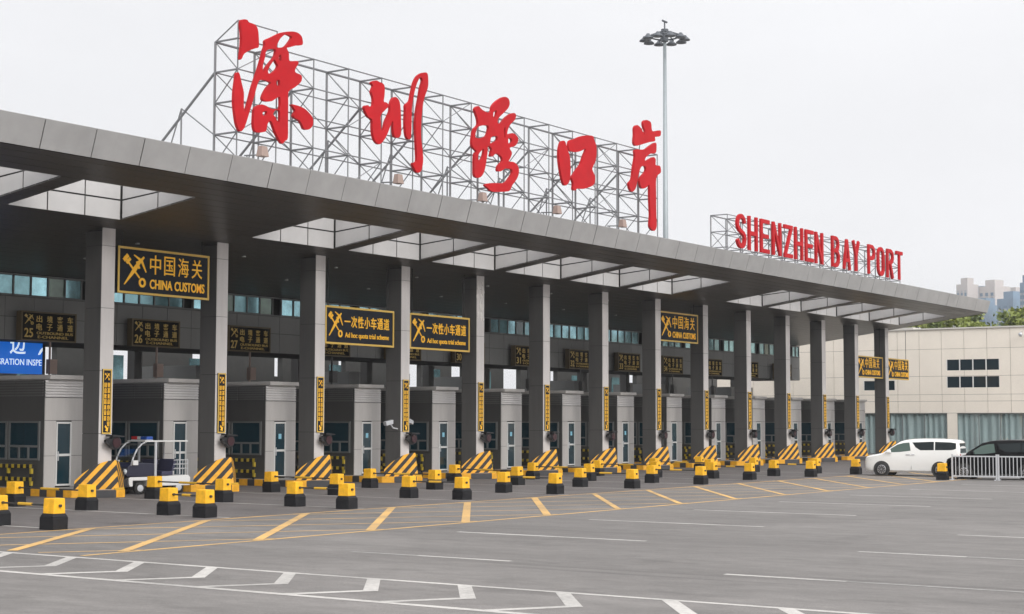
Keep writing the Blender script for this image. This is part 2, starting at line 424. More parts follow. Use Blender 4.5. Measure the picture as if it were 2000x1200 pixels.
# yellow keep-clear box in front of the bollards
yt, yb, xl, xr = -13.15, -19.75, -17.9, 40
sheet('road_marking_box_outline', [stroke(xl, yt, xr, yt, .17), stroke(xl, yb, xr, yb, .17)], 'yellow_paint', .004)
q = []; q2 = []
for i in range(-3, 16):
    x = -11.9 + 4.2 * i
    a, b = (x, yt - .09), (x - 9.0, yb + .09)
    if b[0] < xl:
        t = (a[0] - xl) / (a[0] - b[0]);  b = (xl, a[1] + (b[1] - a[1]) * t)
    if a[0] > xl + .5 and b[0] < xr - 1: q.append(stroke(a[0], a[1], b[0], b[1], .24 if i < 6 else .2))
    a, b = (x - 9.0, yt - .09), (x + .0, yb + .09)
    if a[0] < xl:
        t = (xl - a[0]) / (b[0] - a[0]); a = (xl, a[1] + (b[1] - a[1]) * t)
    if b[0] > xl + .5: q2.append(stroke(a[0], a[1], b[0], b[1], .17))
sheet('road_marking_box_diagonals', q, 'yellow_paint', .008)
sheet('road_marking_box_crossings', q2, 'thin_yellow_paint', .004)
# lane dashes and bollard lines
q = []; qf = []
for k in range(0, 14):
    x = -13.8 + 6.4 * k
    if k == 0:
        qf.append(stroke(x, -23.6, x, -25.4, .12)); q.append(stroke(x, -25.42, x, -27.8, .14))
    else: q.append(stroke(x, -21.8, x, -27.3, .19))
    q.append(stroke(x, -32.6, x, -35.0, .18)); qf.append(stroke(x, -35.02, x, -41, .12))
    q.append(stroke(x + .2, -43.5, x + .2, -49, .15))
sheet('road_marking_lane_dashes', q, 'white_paint', .004)
sheet('road_marking_worn_dashes', qf, 'faint_paint', .004)
sheet('road_marking_bollard_lines', [stroke(-12.6 + 6.15 * k, -1.5, -12.6 + 6.15 * k, -12.9, .14) for k in range(0, 10)], 'white_paint', .008)
sheet('lane_pavement', [[(-30, -13.06), (91.5, -13.06), (91.5, 19.9), (-30, 19.9)]], 'lane_asphalt', .004)

# ================================================================ canopy building
SX = 6.0
XL, XR = -31.0, 80.0
S0, SL = 10.0, 0.14
sof = lambda y: S0 - SL * y
YF, YB, YW = -7.3, 8.0, 8.0
RT = 11.62
port = thing('port_building', 'long grey checkpoint hall with a wide overhanging canopy on square pillars', 'building', (0, 0, 0))
WELLS = [k for k in range(-5, 13) if k not in (0, 7)]
wy0, wy1 = -5.0, -1.2
# soffit: sloping sheets round the openings, 40 mm thick, in strips with fine joints between the slats
mb = MB()
def slope_plate(x0, x1, y0, y1):
    if x1 - x0 < 0.02: return
    n = max(1, round((y1 - y0) / 0.62))
    for i in range(n):
        a = y0 + (y1 - y0) * i / n + .012; b = y0 + (y1 - y0) * (i + 1) / n - .012
        mb.hexa([(x0, a, sof(a)), (x1, a, sof(a)), (x1, b, sof(b)), (x0, b, sof(b)), (x0, a, sof(a) + .04), (x1, a, sof(a) + .04), (x1, b, sof(b) + .04), (x0, b, sof(b) + .04)])
slope_plate(XL, XR, YF, wy0); slope_plate(XL, XR, wy1, YB)
x = XL
for k in WELLS:
    slope_plate(x, SX * k + .7, wy0, wy1); x = SX * k + 5.8
slope_plate(x, XR, wy0, wy1)
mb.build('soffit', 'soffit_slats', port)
mb = MB()      # backing above the slat joints
def back_plate(x0, x1, y0, y1):
    mb.hexa([(x0, y0, sof(y0) + .06), (x1, y0, sof(y0) + .06), (x1, y1, sof(y1) + .06), (x0, y1, sof(y1) + .06), (x0, y0, RT - .05), (x1, y0, RT - .05), (x1, y1, RT - .05), (x0, y1, RT - .05)])
back_plate(XL + .1, XR - .1, YF + .15, wy0 - .08); back_plate(XL + .1, XR - .1, wy1 + .08, YB + 3.9)
x = XL + .1
for k in WELLS:
    back_plate(x, SX * k + .62, wy0 - .08, wy1 + .08); x = SX * k + 5.88
back_plate(x, XR - .1, wy0 - .08, wy1 + .08)
mb.build('ceiling_void', 'dark_gap', port)
mb = MB()
mb.box(XL, XR, YF + .1, wy0 - .1, RT - .05, RT); mb.box(XL, XR, wy1 + .1, 12.0, RT - .05, RT)
x = XL
for k in WELLS:
    mb.box(x, SX * k + .6, wy0 - .1, wy1 + .1, RT - .05, RT); x = SX * k + 5.9
mb.box(x, XR, wy0 - .1, wy1 + .1, RT - .05, RT)
mb.build('roof', 'roof_deck', port)
# fascia panels leaning out a little at the top
FB, FT, YT = sof(YF) - .02, 11.86, -7.56
def fascia_pt(x, t, off=0): return (x, YF + (YT - YF) * t - off, FB + (FT - FB) * t)
mb = MB()
mb.hexa([fascia_pt(XL, 0, -.25), fascia_pt(XR - .06, 0, -.25), fascia_pt(XR - .06, 0, -.03), fascia_pt(XL, 0, -.03), fascia_pt(XL, .98, -.25), fascia_pt(XR - .06, .98, -.25), fascia_pt(XR - .06, .98, -.03), fascia_pt(XL, .98, -.03)])
mb.build('fascia_backing', 'dark_gap', port)
mb = MB(); x = XL
while x < XR - .01:
    a, b = x + .018, min(x + 2.0, XR) - .018
    tw = random.uniform(-.012, .012)
    mb.hexa([fascia_pt(a, 0, .0), fascia_pt(b, 0, tw), fascia_pt(b, 0, -.028), fascia_pt(a, 0, -.028), fascia_pt(a, 1, 0), fascia_pt(b, 1, tw), fascia_pt(b, 1, -.028), fascia_pt(a, 1, -.028)])
    mb.box(a, b, YT - .0, YF + .3, FT + .003, FT + .03)
    x += 2.0
mb.build('fascia', 'fascia_metal', port)
mb = MB(); y = YF                       # end fascia facing +X
while y < 12:
    b = min(y + 2, 12)
    mb.hexa([(XR, y + .02, sof(min(y, 8)) - .02), (XR + .03, y + .02, sof(min(y, 8)) - .02), (XR + .03, b - .02, sof(min(b, 8)) - .02), (XR, b - .02, sof(min(b, 8)) - .02), (XR, y + .02, FT), (XR + .03, y + .02, FT), (XR + .03, b - .02, FT), (XR, b - .02, FT)])
    y += 2
mb.build('end_fascia', 'fascia_metal', port)
# skylight wells: white panelled shafts, open to the sky
def well(k):
    x0, x1 = SX * k + .7, SX * k + 5.8
    root = MB(); zt = 12.0
    def wall_panels(axis, c, s, u0, u1, nu):
        for i in range(nu):
            a = u0 + (u1 - u0) * i / nu + .03; b = u0 + (u1 - u0) * (i + 1) / nu - .03
            for j in range(2):
                def zz(y, t): lo = sof(y) - .004; return lo + (zt - lo) * t
                t0, t1 = (0, .375) if j == 0 else (.408, 1)
                if axis == 'y':
                    root.hexa([(a, c, zz(c, t0)), (b, c, zz(c, t0)), (b, c + s * .02, zz(c, t0)), (a, c + s * .02, zz(c, t0)), (a, c, zz(c, t1)), (b, c, zz(c, t1)), (b, c + s * .02, zz(c, t1)), (a, c + s * .02, zz(c, t1))])
                else:
                    root.hexa([(c, a, zz(a, t0)), (c + s * .02, a, zz(a, t0)), (c + s * .02, b, zz(b, t0)), (c, b, zz(b, t0)), (c, a, zz(a, t1)), (c + s * .02, a, zz(a, t1)), (c + s * .02, b, zz(b, t1)), (c, b, zz(b, t1))])
    wall_panels('y', wy1 + .0, 1, x0 + .03, x1 - .03, 3)
    wall_panels('y', wy0 - .0, -1, x0 + .03, x1 - .03, 3)
    wall_panels('x', x0, -1, wy0 + .03, wy1 - .03, 2)
    wall_panels('x', x1, 1, wy0 + .03, wy1 - .03, 2)
    o = root.build('skylight', 'well_panel', port)
    fr = MB()
    fr.box(x0 - .06, x1 + .06, wy1 + .035, wy1 + .07, sof(wy1) + .05, 12.02); fr.box(x0 - .06, x1 + .06, wy0 - .07, wy0 - .035, sof(wy0) + .05, 12.02)
    fr.box(x0 - .07, x0 - .035, wy0 - .03, wy1 + .03, sof(wy0) + .05, 12.02); fr.box(x1 + .035, x1 + .07, wy0 - .03, wy1 + .03, sof(wy0) + .05, 12.02)
    fr.build('frame', 'dark_gap', o)
for k in WELLS: well(k)
# pillars
def pillar(k):
    x0 = SX * k; root = MB()
    root.box(x0 + .02, x0 + .61, .03, .88, 0, sof(.9) + .03)
    p = root.build('column', 'dark_gap', port)
    front, side = MB(), MB(); z = .0
    hs = [2.33, 2.33, 2.33, 2.33, 1.0]
    for i, h in enumerate(hs):
        z1 = min(z + h, 9.99 if i == 4 else z + h)
        a, b = z + .008, z1 - .008
        zc = lambda y, zz: min(zz, sof(y) - .005)
        front.box(x0, x0 + .63, 0, .02, a, zc(0, b))
        side.box(x0, x0 + .02, .028, .9, a, zc(.9, b)); side.box(x0 + .61, x0 + .63, .028, .9, a, zc(.9, b)); side.box(x0 + .028, x0 + .602, .88, .9, a, zc(.9, b))
        z = z1
    front.build('front_panel', 'light_cladding', p); side.build('side_panel', 'dark_shade_cladding', p)
    if k == 4:
        pm = MB()
        for _ in range(26):
            cx_, cz_ = x0 + random.uniform(.03, .55), random.uniform(7.6, 9.7); s = random.uniform(.04, .16)
            n = 7; pm.prism([(cx_ + s * random.uniform(.4, 1) * math.cos(2 * math.pi * i / n), cz_ + 1.7 * s * random.uniform(.4, 1) * math.sin(2 * math.pi * i / n)) for i in range(n)], 'y', -.006 - .0008 * _, .002)
        tag(pm.build('peeling_coat', 'peel_white', p), 'white coating flaking off near the top')
for k in range(-3, 14): pillar(k)
# upper office across the back
mb = MB()
x = XL
while x < XR:
    for (a, b) in ((6.12, 7.06), (7.08, 7.90)): mb.box(x + .012, min(x + 1.5, XR) - .012, YW, YW + .05, a, b)
    x += 1.5
mb.build('office_wall', 'office_wall', port)
mb = MB(); mb.box(XL, XR, YW + .06, 11.9, 6.1, 7.92); mb.box(XL, XR, 8.6, 11.9, 7.93, 8.84); mb.build('office_core', 'dark_gap', port)
mb = MB(); mb.box(XL, XR - .02, YW - .02, YW + .12, 7.92, 7.98); mb.box(XL, XR - .02, YW - .02, YW + .12, 8.80, 8.86); mb.build('window_rail', 'grey_frame', port)
for k in range(-3, 14):
    x0 = SX * k + .63; w = 5.37; n = 6
    if k == 13: w = 1.3; n = 2
    fm = MB()
    for i in range(n + 1):
        c = x0 + w * i / n; fm.box(c - .03, c + .03, YW, YW + .10, 7.985, 8.795)
    fm.box(x0 + .046, x0 + w - .046, YW + .02, YW + .09, 7.985, 8.01); fm.box(x0 + .046, x0 + w - .046, YW + .02, YW + .09, 8.77, 8.795)
    win = fm.build('window', 'grey_frame', port)
    gm = MB()
    for i in range(n):
        a = x0 + w * i / n + .035; b = x0 + w * (i + 1) / n - .035
        gm.cur = random.choices((0, 1, 2, 3), (1, 4, 8, 1))[0]
        t = random.uniform(-.012, .012)
        gm.hexa([(a, YW + .05 + t, 7.985), (b, YW + .05, 7.985), (b, YW + .07, 7.985), (a, YW + .07 + t, 7.985), (a, YW + .05 + t, 8.795), (b, YW + .05, 8.795), (b, YW + .07, 8.795), (a, YW + .07 + t, 8.795)])
    gm.build('pane', ['office_glass_a', 'office_glass_b', 'office_glass_c', 'office_glass_d'], win)
for k in range(0, 13):
    for yy in (1.6, 4.6):
        mb = MB(); mb.lathe([(.09, 0), (.09, .05)], (SX * k + 3.2, yy, sof(yy) - .04), n=10); mb.build('downlight', 'well_panel', port)

# ---- second hall behind, seen under the office
hall = thing('rear_hall', 'plain grey inspection hall standing behind the booths under the canopy', 'building', (0, 0, 0))
mb = MB()
x = -31.0; k = 0
while x < 84:
    o0, o1 = x + random.uniform(.8, 2.8), 0
    w = random.choice((.7, 1.0, 1.5, 2.2)); o1 = o0 + w
    mb.box(x, x + 6, 20, 20.4, 0, 4.3); mb.box(x, o0, 20, 20.4, 4.3, 6.6); mb.box(o1, x + 6, 20, 20.4, 4.3, 6.6); mb.box(x, x + 6, 20, 20.4, 6.6, 9.5)
    if random.random() < .6: mb.box(o0 + w * .2, o0 + w * .75, 20.1, 20.3, 4.3, random.uniform(4.8, 5.6))
    x += 6
mb.build('wall', 'hall_wall', hall)
for k in range(-1, 14):
    mb = MB(); a = SX * k + random.choice((.2, 4.6)); mb.box(a, a + 1.1, 19.93, 19.99, 4.9, 6.3); mb.build('window', 'office_glass_c' if random.random() < .6 else 'office_glass_b', hall)
mb = MB(); mb.box(-31, 84, 12.05, 14.5, 9.55, 9.8); mb.build('roof', 'roof_deck', hall)
for k in range(-2, 14):
    mb = MB(); mb.box(SX * k + 2.6, SX * k + 3.1, 14, 14.5, 0, 9.5); mb.build('column', 'dark_shade_cladding', hall)
    if k % 2: mb = MB(); mb.box(SX * k - .2, SX * k + .7, 13, 17, 4.4, 5.6); mb.build('duct', 'office_wall', hall)

# ================================================================ rooftop signs
def truss(parent, x0, n, step, yb_, yf_, zs, base, r_b=.05, r_f=.028, rake=True):
    a, b = MB(), MB()
    xs = [x0 + step * i for i in range(n)]
    for i, x in enumerate(xs):
        a.tube((x, yb_, base), (x, yb_, zs[0]), r_b)
        b.tube((x, yf_, base), (x, yf_, zs[0]), r_f)
        for j, z in enumerate(zs):
            a.tube((x, yb_, z), (x, yf_, z), r_b * .8)
            if j + 1 < len(zs): b.tube((x, yf_ if j % 2 else yb_, z), (x, yb_ if j % 2 else yf_, zs[j + 1]), r_f * .9)
    for z in zs:
        a.tube((xs[0], yb_, z), (xs[-1], yb_, z), r_b if z == zs[0] else r_b * .55)
        b.tube((xs[0], yf_, z), (xs[-1], yf_, z), r_f)
    full = list(zs) + [base]
    for i in range(n - 1):
        for j in range(len(full) - 1):
            if (i + j) % 2: b.tube((xs[i], yb_, full[j]), (xs[i + 1], yb_, full[j + 1]), r_f * .8)
            elif i % 3 == 0: b.tube((xs[i + 1], yf_, full[j]), (xs[i], yf_, full[j + 1]), r_f * .7)
    if rake:
        for i, x in enumerate(xs):
            if i % 2 == 0:
                a.tube((x, yb_, zs[1]), (x, 3.7, base), r_b * 1.1)
                a.tube((x, .0, zs[2] - .02), (x, .0, base), r_b * .7); b.tube((x, .0, zs[2]), (x, yb_, zs[3]), r_f); b.tube((x, .0, zs[2]), (x, 1.4, base), r_f)
    f = a.build('frame', 'truss_steel', parent)
    b.build('bracing', 'truss_steel', f)
LETTERS = {
  'shen': [[(3.71,18.11),(3.86,18.18),(4.04,18.19),(4.13,18.12),(4.35,18.11),(4.52,18.07),(4.63,17.93),(4.68,17.64),(4.69,17.27),(4.49,17.17),(4.15,17.01),(3.88,16.83),(3.76,16.63),(3.68,16.61),(3.73,17.02),(3.75,17.35),(3.73,17.66),(3.69,17.92)],
    [(3.58,16.07),(3.67,15.98),(3.78,15.67),(3.90,15.33),(3.90,14.90),(3.95,14.61),(4.06,14.75),(4.19,15.10),(4.36,15.62),(4.51,15.98),(4.66,16.33),(4.81,16.72),(4.96,17.17),(5.05,17.40),(5.06,17.60),(5.39,17.78),(5.70,17.95),(5.96,18.08),(6.31,18.19),(6.70,18.27),(7.00,18.25),(7.18,18.13),(7.22,17.85),(6.87,17.75),(6.42,17.58),(6.29,17.53),(6.41,17.36),(6.43,17.11),(6.52,17.05),(6.95,17.13),(6.97,17.01),(6.82,16.81),(6.81,16.65),(7.17,16.59),(7.18,16.38),(7.03,16.22),(6.74,16.01),(6.42,15.80),(6.41,15.31),(6.41,14.65),(6.41,13.96),(6.25,13.81),(6.10,13.68),(5.93,13.80),(5.71,14.06),(5.54,14.34),(5.40,14.49),(5.24,14.33),(5.17,14.06),(4.98,13.97),(4.70,13.92),(4.53,13.97),(4.46,14.17),(4.46,14.45),(4.50,14.78),(4.62,14.93),(4.87,15.04),(5.15,15.03),(5.44,14.96),(5.75,15.01),(5.94,15.04),(5.94,15.50),(5.71,15.42),(5.49,15.28),(5.21,15.21),(4.99,15.22),(4.93,15.31),(5.02,15.52),(5.20,15.77),(5.40,15.97),(5.20,16.02),(5.01,16.03),(4.82,15.99),(4.70,15.90),(4.58,15.62),(4.46,15.25),(4.26,14.74),(4.11,14.35),(3.95,13.99),(3.77,13.82),(3.64,13.90),(3.53,14.09),(3.45,14.40),(3.38,14.82),(3.38,15.24),(3.44,15.68),(3.49,15.99)],
    [(6.21,18.06),(6.47,18.06),(6.57,18.01),(6.45,17.83),(6.22,17.59),(6.00,17.50),(5.71,17.45),(5.77,17.63),(5.93,17.86)],
    [(5.14,17.22),(5.62,17.36),(5.64,17.17),(5.56,17.02),(5.31,16.75),(5.12,16.54),(5.00,16.35),(4.94,16.35),(4.94,16.60),(5.05,16.92)],
    [(5.59,16.94),(5.69,16.84),(5.79,16.71),(5.63,16.50),(5.32,16.32),(5.22,16.41),(5.31,16.60),(5.47,16.80)],
    [(5.89,17.19),(5.97,17.18),(5.98,16.96),(5.85,16.98),(5.84,17.12)],
    [(5.72,16.12),(5.89,16.18),(5.91,15.98),(5.74,15.93)],
    [(5.03,14.80),(5.19,14.81),(5.16,14.67),(5.00,14.62),(4.94,14.70)],
    [(5.66,14.93),(5.93,14.97),(5.94,14.57),(5.86,14.50),(5.76,14.57),(5.66,14.68),(5.55,14.75),(5.57,14.82)],
    [(6.59,15.32),(6.75,15.34),(7.08,15.33),(7.41,15.27),(7.71,15.12),(7.88,14.97),(7.90,14.74),(7.79,14.57),(7.59,14.46),(7.36,14.46),(7.26,14.60),(7.09,14.75),(6.79,14.82),(6.72,14.92),(6.84,15.09),(6.72,15.23)]],
  'zhen': [[(11.58,17.08),(11.89,17.22),(12.12,17.19),(12.34,17.17),(12.47,17.05),(12.47,16.71),(12.42,16.40),(12.60,16.39),(12.76,16.27),(12.48,16.02),(12.23,15.78),(12.23,15.46),(12.27,15.14),(12.43,15.17),(12.55,15.55),(12.74,15.86),(12.86,16.08),(12.89,16.37),(13.02,16.62),(13.21,16.73),(13.44,16.65),(13.56,16.40),(13.61,15.88),(13.62,15.18),(13.43,14.99),(13.20,15.00),(13.10,15.23),(13.06,15.67),(12.87,15.39),(12.68,15.04),(12.43,14.72),(12.15,14.52),(11.89,14.60),(11.74,14.82),(11.67,15.17),(11.66,15.49),(11.41,15.57),(11.26,15.71),(11.13,15.91),(11.19,16.02),(11.38,16.07),(11.47,16.02),(11.69,16.10),(11.72,16.42),(11.59,16.68),(11.71,16.94)],
    [(13.94,16.50),(14.23,16.72),(14.36,17.11),(14.49,17.51),(14.66,17.81),(14.89,18.01),(15.23,18.16),(15.47,18.16),(15.54,17.90),(15.51,17.51),(15.24,16.97),(15.11,16.40),(15.05,15.81),(15.05,15.23),(15.16,14.66),(15.20,14.21),(15.07,13.77),(14.80,13.64),(14.59,13.80),(14.46,14.03),(14.76,14.15),(14.72,14.80),(14.66,15.62),(14.70,16.25),(14.87,16.90),(15.00,17.43),(15.13,17.78),(14.96,17.90),(14.73,17.59),(14.56,17.19),(14.43,16.71),(14.37,16.20),(14.36,15.58),(14.31,15.12),(14.15,15.03),(13.98,15.19),(13.91,15.72),(13.94,16.21)]],
  'wan': [[(19.09,17.15),(19.38,17.34),(19.66,17.22),(20.17,17.15),(20.42,17.26),(20.50,17.50),(20.71,17.71),(21.05,17.93),(21.49,18.12),(21.83,18.09),(21.94,17.87),(21.79,17.61),(21.42,17.33),(20.98,16.99),(20.98,16.77),(21.24,16.83),(21.57,17.12),(22.02,17.39),(22.36,17.48),(22.48,17.37),(22.36,17.14),(22.02,16.89),(21.80,16.60),(21.76,16.36),(22.18,16.49),(22.56,16.41),(22.67,16.19),(22.41,15.91),(21.95,15.74),(22.14,15.53),(21.99,15.25),(21.88,15.09),(22.33,15.11),(22.68,14.94),(22.73,14.66),(22.56,14.34),(22.18,13.99),(21.96,13.71),(21.58,13.61),(20.55,13.49),(20.19,13.60),(19.93,13.74),(20.48,13.89),(21.51,14.02),(21.92,14.30),(22.18,14.59),(22.07,14.75),(21.58,14.71),(21.24,14.54),(20.95,14.52),(21.02,14.78),(21.35,15.04),(21.24,15.24),(20.84,15.33),(20.54,15.14),(20.36,15.16),(20.47,15.47),(20.18,15.60),(20.11,15.21),(19.93,14.51),(19.71,14.15),(19.39,13.99),(19.11,14.05),(19.07,14.40),(19.10,15.03),(19.24,15.21),(18.92,15.38),(18.89,15.70),(19.03,16.18),(19.34,16.44),(19.34,16.69),(19.20,16.94)],
    [(19.42,16.39),(20.17,16.54),(20.10,16.13),(19.78,15.92),(19.17,15.83),(19.20,16.13)],
    [(19.74,15.37),(19.85,15.38),(19.78,15.08),(19.57,14.84),(19.39,14.82),(19.39,15.07)],
    [(20.47,16.06),(20.87,16.16),(20.91,15.96),(20.54,15.78),(20.36,15.71),(20.36,15.92)],
    [(21.50,16.64),(21.59,16.65),(21.59,16.22),(21.50,16.19),(21.44,16.46)],
    [(21.87,16.22),(22.10,16.21),(22.14,16.05),(21.88,15.92),(21.81,16.07)],
    [(20.66,17.30),(20.86,17.37),(20.83,17.13),(20.62,16.93),(20.57,17.13)]],
  'kou': [[(26.49,16.68),(26.70,16.78),(26.88,16.74),(26.98,16.57),(27.17,16.29),(27.32,15.97),(27.37,15.42),(27.32,14.93),(27.16,14.69),(26.91,14.55),(26.72,14.61),(26.57,14.87),(26.44,15.21),(26.31,15.70),(26.29,16.17),(26.37,16.46)],
    [(27.27,16.84),(27.80,17.03),(28.33,17.23),(28.97,17.38),(29.52,17.42),(29.68,17.21),(29.87,16.95),(29.87,16.46),(29.73,16.10),(29.46,15.75),(29.56,15.56),(29.73,15.35),(29.67,15.00),(29.40,14.82),(28.64,14.59),(28.00,14.53),(27.84,14.41),(27.61,14.44),(27.64,14.75),(27.50,15.01),(27.79,15.33),(28.11,15.60),(28.38,15.86),(28.59,16.23),(28.86,16.67),(28.54,16.56),(28.06,16.40),(27.53,16.35),(27.22,16.41)]],
  'an': [[(33.80,18.49),(34.07,18.69),(34.45,18.61),(34.72,18.41),(34.88,18.27),(34.97,18.50),(34.78,18.74),(34.78,18.99),(35.11,19.13),(35.60,19.06),(35.71,18.64),(36.10,18.67),(36.67,18.78),(36.66,18.50),(36.38,18.40),(36.04,18.33),(36.04,18.11),(35.43,17.96),(34.88,17.80),(34.33,17.64),(33.90,17.55),(33.74,17.72),(33.80,18.11)],
    [(33.88,17.33),(34.87,17.47),(35.43,17.74),(36.10,18.03),(36.21,17.80),(36.09,17.45),(35.53,17.34),(35.00,17.05),(34.96,16.85),(35.42,17.03),(35.87,17.20),(36.11,17.09),(36.11,16.79),(36.59,16.80),(36.67,16.45),(36.17,16.11),(36.14,15.14),(36.15,14.04),(36.19,13.44),(35.94,13.16),(35.61,13.21),(35.42,13.41),(35.51,13.97),(35.44,14.78),(35.39,15.60),(35.08,15.44),(34.64,15.32),(34.42,15.48),(34.37,15.83),(35.00,16.31),(34.92,16.58),(34.49,16.47),(34.21,16.00),(34.05,15.54),(33.88,15.22),(33.56,15.02),(33.30,15.13),(33.19,15.44),(33.51,15.69),(33.68,16.36),(33.87,16.93)]],
}

sign = thing('rooftop_sign', 'large red brush-written Chinese place name on a tall steel scaffold on the roof', 'sign', (0, 0, 0))
ZS = (17.5, 16.3, 15.08, 13.86, 12.62)
truss(sign, 3.9, 16, 2.2, -1.8, -3.0, ZS, RT)
mb = MB(); mb.tube((3.9, -3, 17.5), (3.9, -3, 18.2), .028); mb.tube((3.9, -3, 18.2), (6.1, -3, 18.2), .028); mb.tube((6.1, -3, 18.2), (6.1, -3, 17.5), .028); mb.tube((3.9, -1.8, 17.5), (3.9, -3, 18.2), .028); mb.tube((36.9, -1.8, 17.5), (35.2, -3.0, 18.7), .028)
mb.build('extension_frame', 'truss_steel', sign)
for key in ('shen', 'zhen', 'wan', 'kou', 'an'):
    ch = outline_solid(LETTERS[key], -3.35, -3.22).build('character', 'red_paint', sign)
# stand-offs between scaffold and characters
esign = thing('rooftop_sign', 'long row of red capital letters SHENZHEN BAY PORT on a low steel frame', 'sign', (0, 0, 0))
truss(esign, 45.4, 15, 2.0, -1.9, -3.0, (15.1, 14.1, 13.15, 12.35), RT, .04, .026, rake=False)
EL = [('S', 45.95), ('H', 47.55), ('E', 49.23), ('N', 50.95), ('Z', 52.65), ('H', 54.25), ('E', 55.88), ('N', 57.45), ('B', 60.15), ('A', 62.1), ('Y', 63.72), ('P', 66.5), ('O', 68.25), ('R', 70.05), ('T', 71.85)]
W_, H_, T_ = 1.22, 2.08, .25
def arc(cx_, cz_, rx, rz, a0, a1, n=8): return [(cx_ + rx * math.cos(R(a0 + (a1 - a0) * i / n)), cz_ + rz * math.sin(R(a0 + (a1 - a0) * i / n))) for i in range(n + 1)]
h_ = T_ / 2; l_, r_, b_, t_ = h_, W_ - h_, h_, H_ - h_; m_ = H_ * .5; qx = (r_ - l_) / 2; mx_ = (l_ + r_) / 2
GL = {'H': [[(l_, 0), (l_, H_)], [(r_, 0), (r_, H_)], [(l_, m_), (r_, m_)]],
      'E': [[(l_, 0), (l_, H_)], [(l_, b_), (W_, b_)], [(l_, m_), (W_ * .88, m_)], [(l_, t_), (W_, t_)]],
      'N': [[(l_, 0), (l_, H_)], [(r_, 0), (r_, H_)], [(l_, H_ - .06), (r_, .06)]],
      'Z': [[(0, t_), (W_, t_)], [(W_ - h_, t_), (h_, b_)], [(0, b_), (W_, b_)]],
      'T': [[(0, t_), (W_, t_)], [(mx_, 0), (mx_, t_)]],
      'A': [[(l_, 0), (mx_, H_ - .04)], [(r_, 0), (mx_, H_ - .04)], [(l_ + .12, .62), (r_ - .12, .62)]],
      'Y': [[(l_, H_), (mx_, m_)], [(r_, H_), (mx_, m_)], [(mx_, 0), (mx_, m_ + .06)]],
      'O': [arc(mx_, t_ - qx, qx, qx, 0, 180) + arc(mx_, b_ + qx, qx, qx, 180, 360) + [(r_, t_ - qx)]],
      'S': [arc(mx_, t_ - qx, qx, qx, 15, 180) + [(l_ + .03, m_ + .28), (l_ + .2, m_ + .1), (r_ - .2, m_ - .12), (r_ - .03, m_ - .3)] + arc(mx_, b_ + qx, qx, qx, 0, -165)],
      'P': [[(l_, 0), (l_, H_)], [(l_, t_), (mx_, t_)] + arc(mx_ + .02, t_ - .42, qx, .42, 90, -90) + [(l_, t_ - .84)]],
      'B': [[(l_, 0), (l_, H_)], [(l_, t_), (mx_, t_)] + arc(mx_, t_ - .42, qx - .03, .42, 90, -90) + [(l_, t_ - .84)], [(l_, b_), (mx_, b_)] + arc(mx_ + .02, b_ + .495, qx, .495, -90, 90)],
      'R': [[(l_, 0), (l_, H_)], [(l_, t_), (mx_, t_)] + arc(mx_ + .02, t_ - .42, qx, .42, 90, -90) + [(l_, t_ - .84)], [(mx_ - .05, t_ - .84), (r_, 0)]]}
for ch, x in EL:
    o = MB(); e_ = 0
    for st in GL[ch]:
        for (xa, za), (xb, zb) in zip(st[:-1], st[1:]):
            p_, q_ = Vector((xa, za)), Vector((xb, zb)); dd_ = (q_ - p_).normalized(); nn_ = Vector((-dd_.y, dd_.x)) * h_
            ex = dd_ * (.035 if len(st) > 3 else 0); e_ += .0009
            o.prism([tuple(p_ - ex - nn_), tuple(q_ + ex - nn_), tuple(q_ + ex + nn_), tuple(p_ - ex + nn_)], 'y', -3.34 - e_, -3.20 + e_)
    o.build('letter', 'red_paint', esign, loc=(x + .08, 0, 13.15))

FLOODS = [(4.34, 13.15, 'left foot of the first red character'), (12.7, 13.13, 'second red character'), (18.9, 13.08, 'third red character'), (25.2, 13.18, 'gap before the fourth red character'), (31.5, 13.15, 'gap before the last red character')]
for x, z, w in FLOODS:
    t = thing('floodlight', 'small floodlight below the roof scaffold under the ' + w, 'floodlight', (x, -4.0, z), 0, 'floodlights below the big rooftop sign')
    mb = MB(); mb.tube((0, 1.0, -.15), (0, .05, -.2), .03); mb.tube((0, .9, -.15), (0, .2, -1.4), .03); mb.build('arm', 'truss_steel', t)
    mb = MB(); mb.frustum(-.2, .2, -.1, .22, -.28, .12, .05); mb.build('lamp_housing', 'pink_box', t, bevel=.02)
    mb = MB(); mb.box(-.13, .13, -.05, .17, .121, .135); mb.build('lens', 'lamp_clear', t)
for i, x in enumerate([45.9 + 1.72 * i for i in range(16)]):
    pass

# ================================================================ high mast
mast = thing('high_mast', 'tall tapered floodlight mast with a ring of lamps behind the roof', 'lamp mast', (73.5, 16.62, 0))
mb = MB(); mb.tube((0, 0, 0), (0, 0, 34.3), .30, 16, .13); mb.build('pole', 'lamp_steel', mast, smooth=True)
mb = MB(); mb.tube((0, 0, 0), (0, 0, .9), .42, 16); mb.build('pole_foot', 'lamp_steel', mast)
mb = MB()
for i in range(16):
    a, b = 2 * math.pi * i / 16, 2 * math.pi * (i + 1) / 16
    mb.tube((1.15 * math.cos(a), 1.15 * math.sin(a), 34.0), (1.15 * math.cos(b), 1.15 * math.sin(b), 34.0), .07)
for i in range(8):
    a = 2 * math.pi * i / 8; mb.tube((.1 * math.cos(a), .1 * math.sin(a), 34.5), (1.5 * math.cos(a), 1.5 * math.sin(a), 33.95), .05)
mb.tube((0, 0, 33.6), (0, 0, 34.6), .3, 12); mb.build('lamp_ring', 'lamp_dark', mast)
mb = MB(); mb.tube((-.35, 0, 35.25), (.35, 0, 35.25), .09); mb.tube((0, 0, 34.6), (0, 0, 35.3), .06); mb.build('pulley_head', 'lamp_dark', mast)
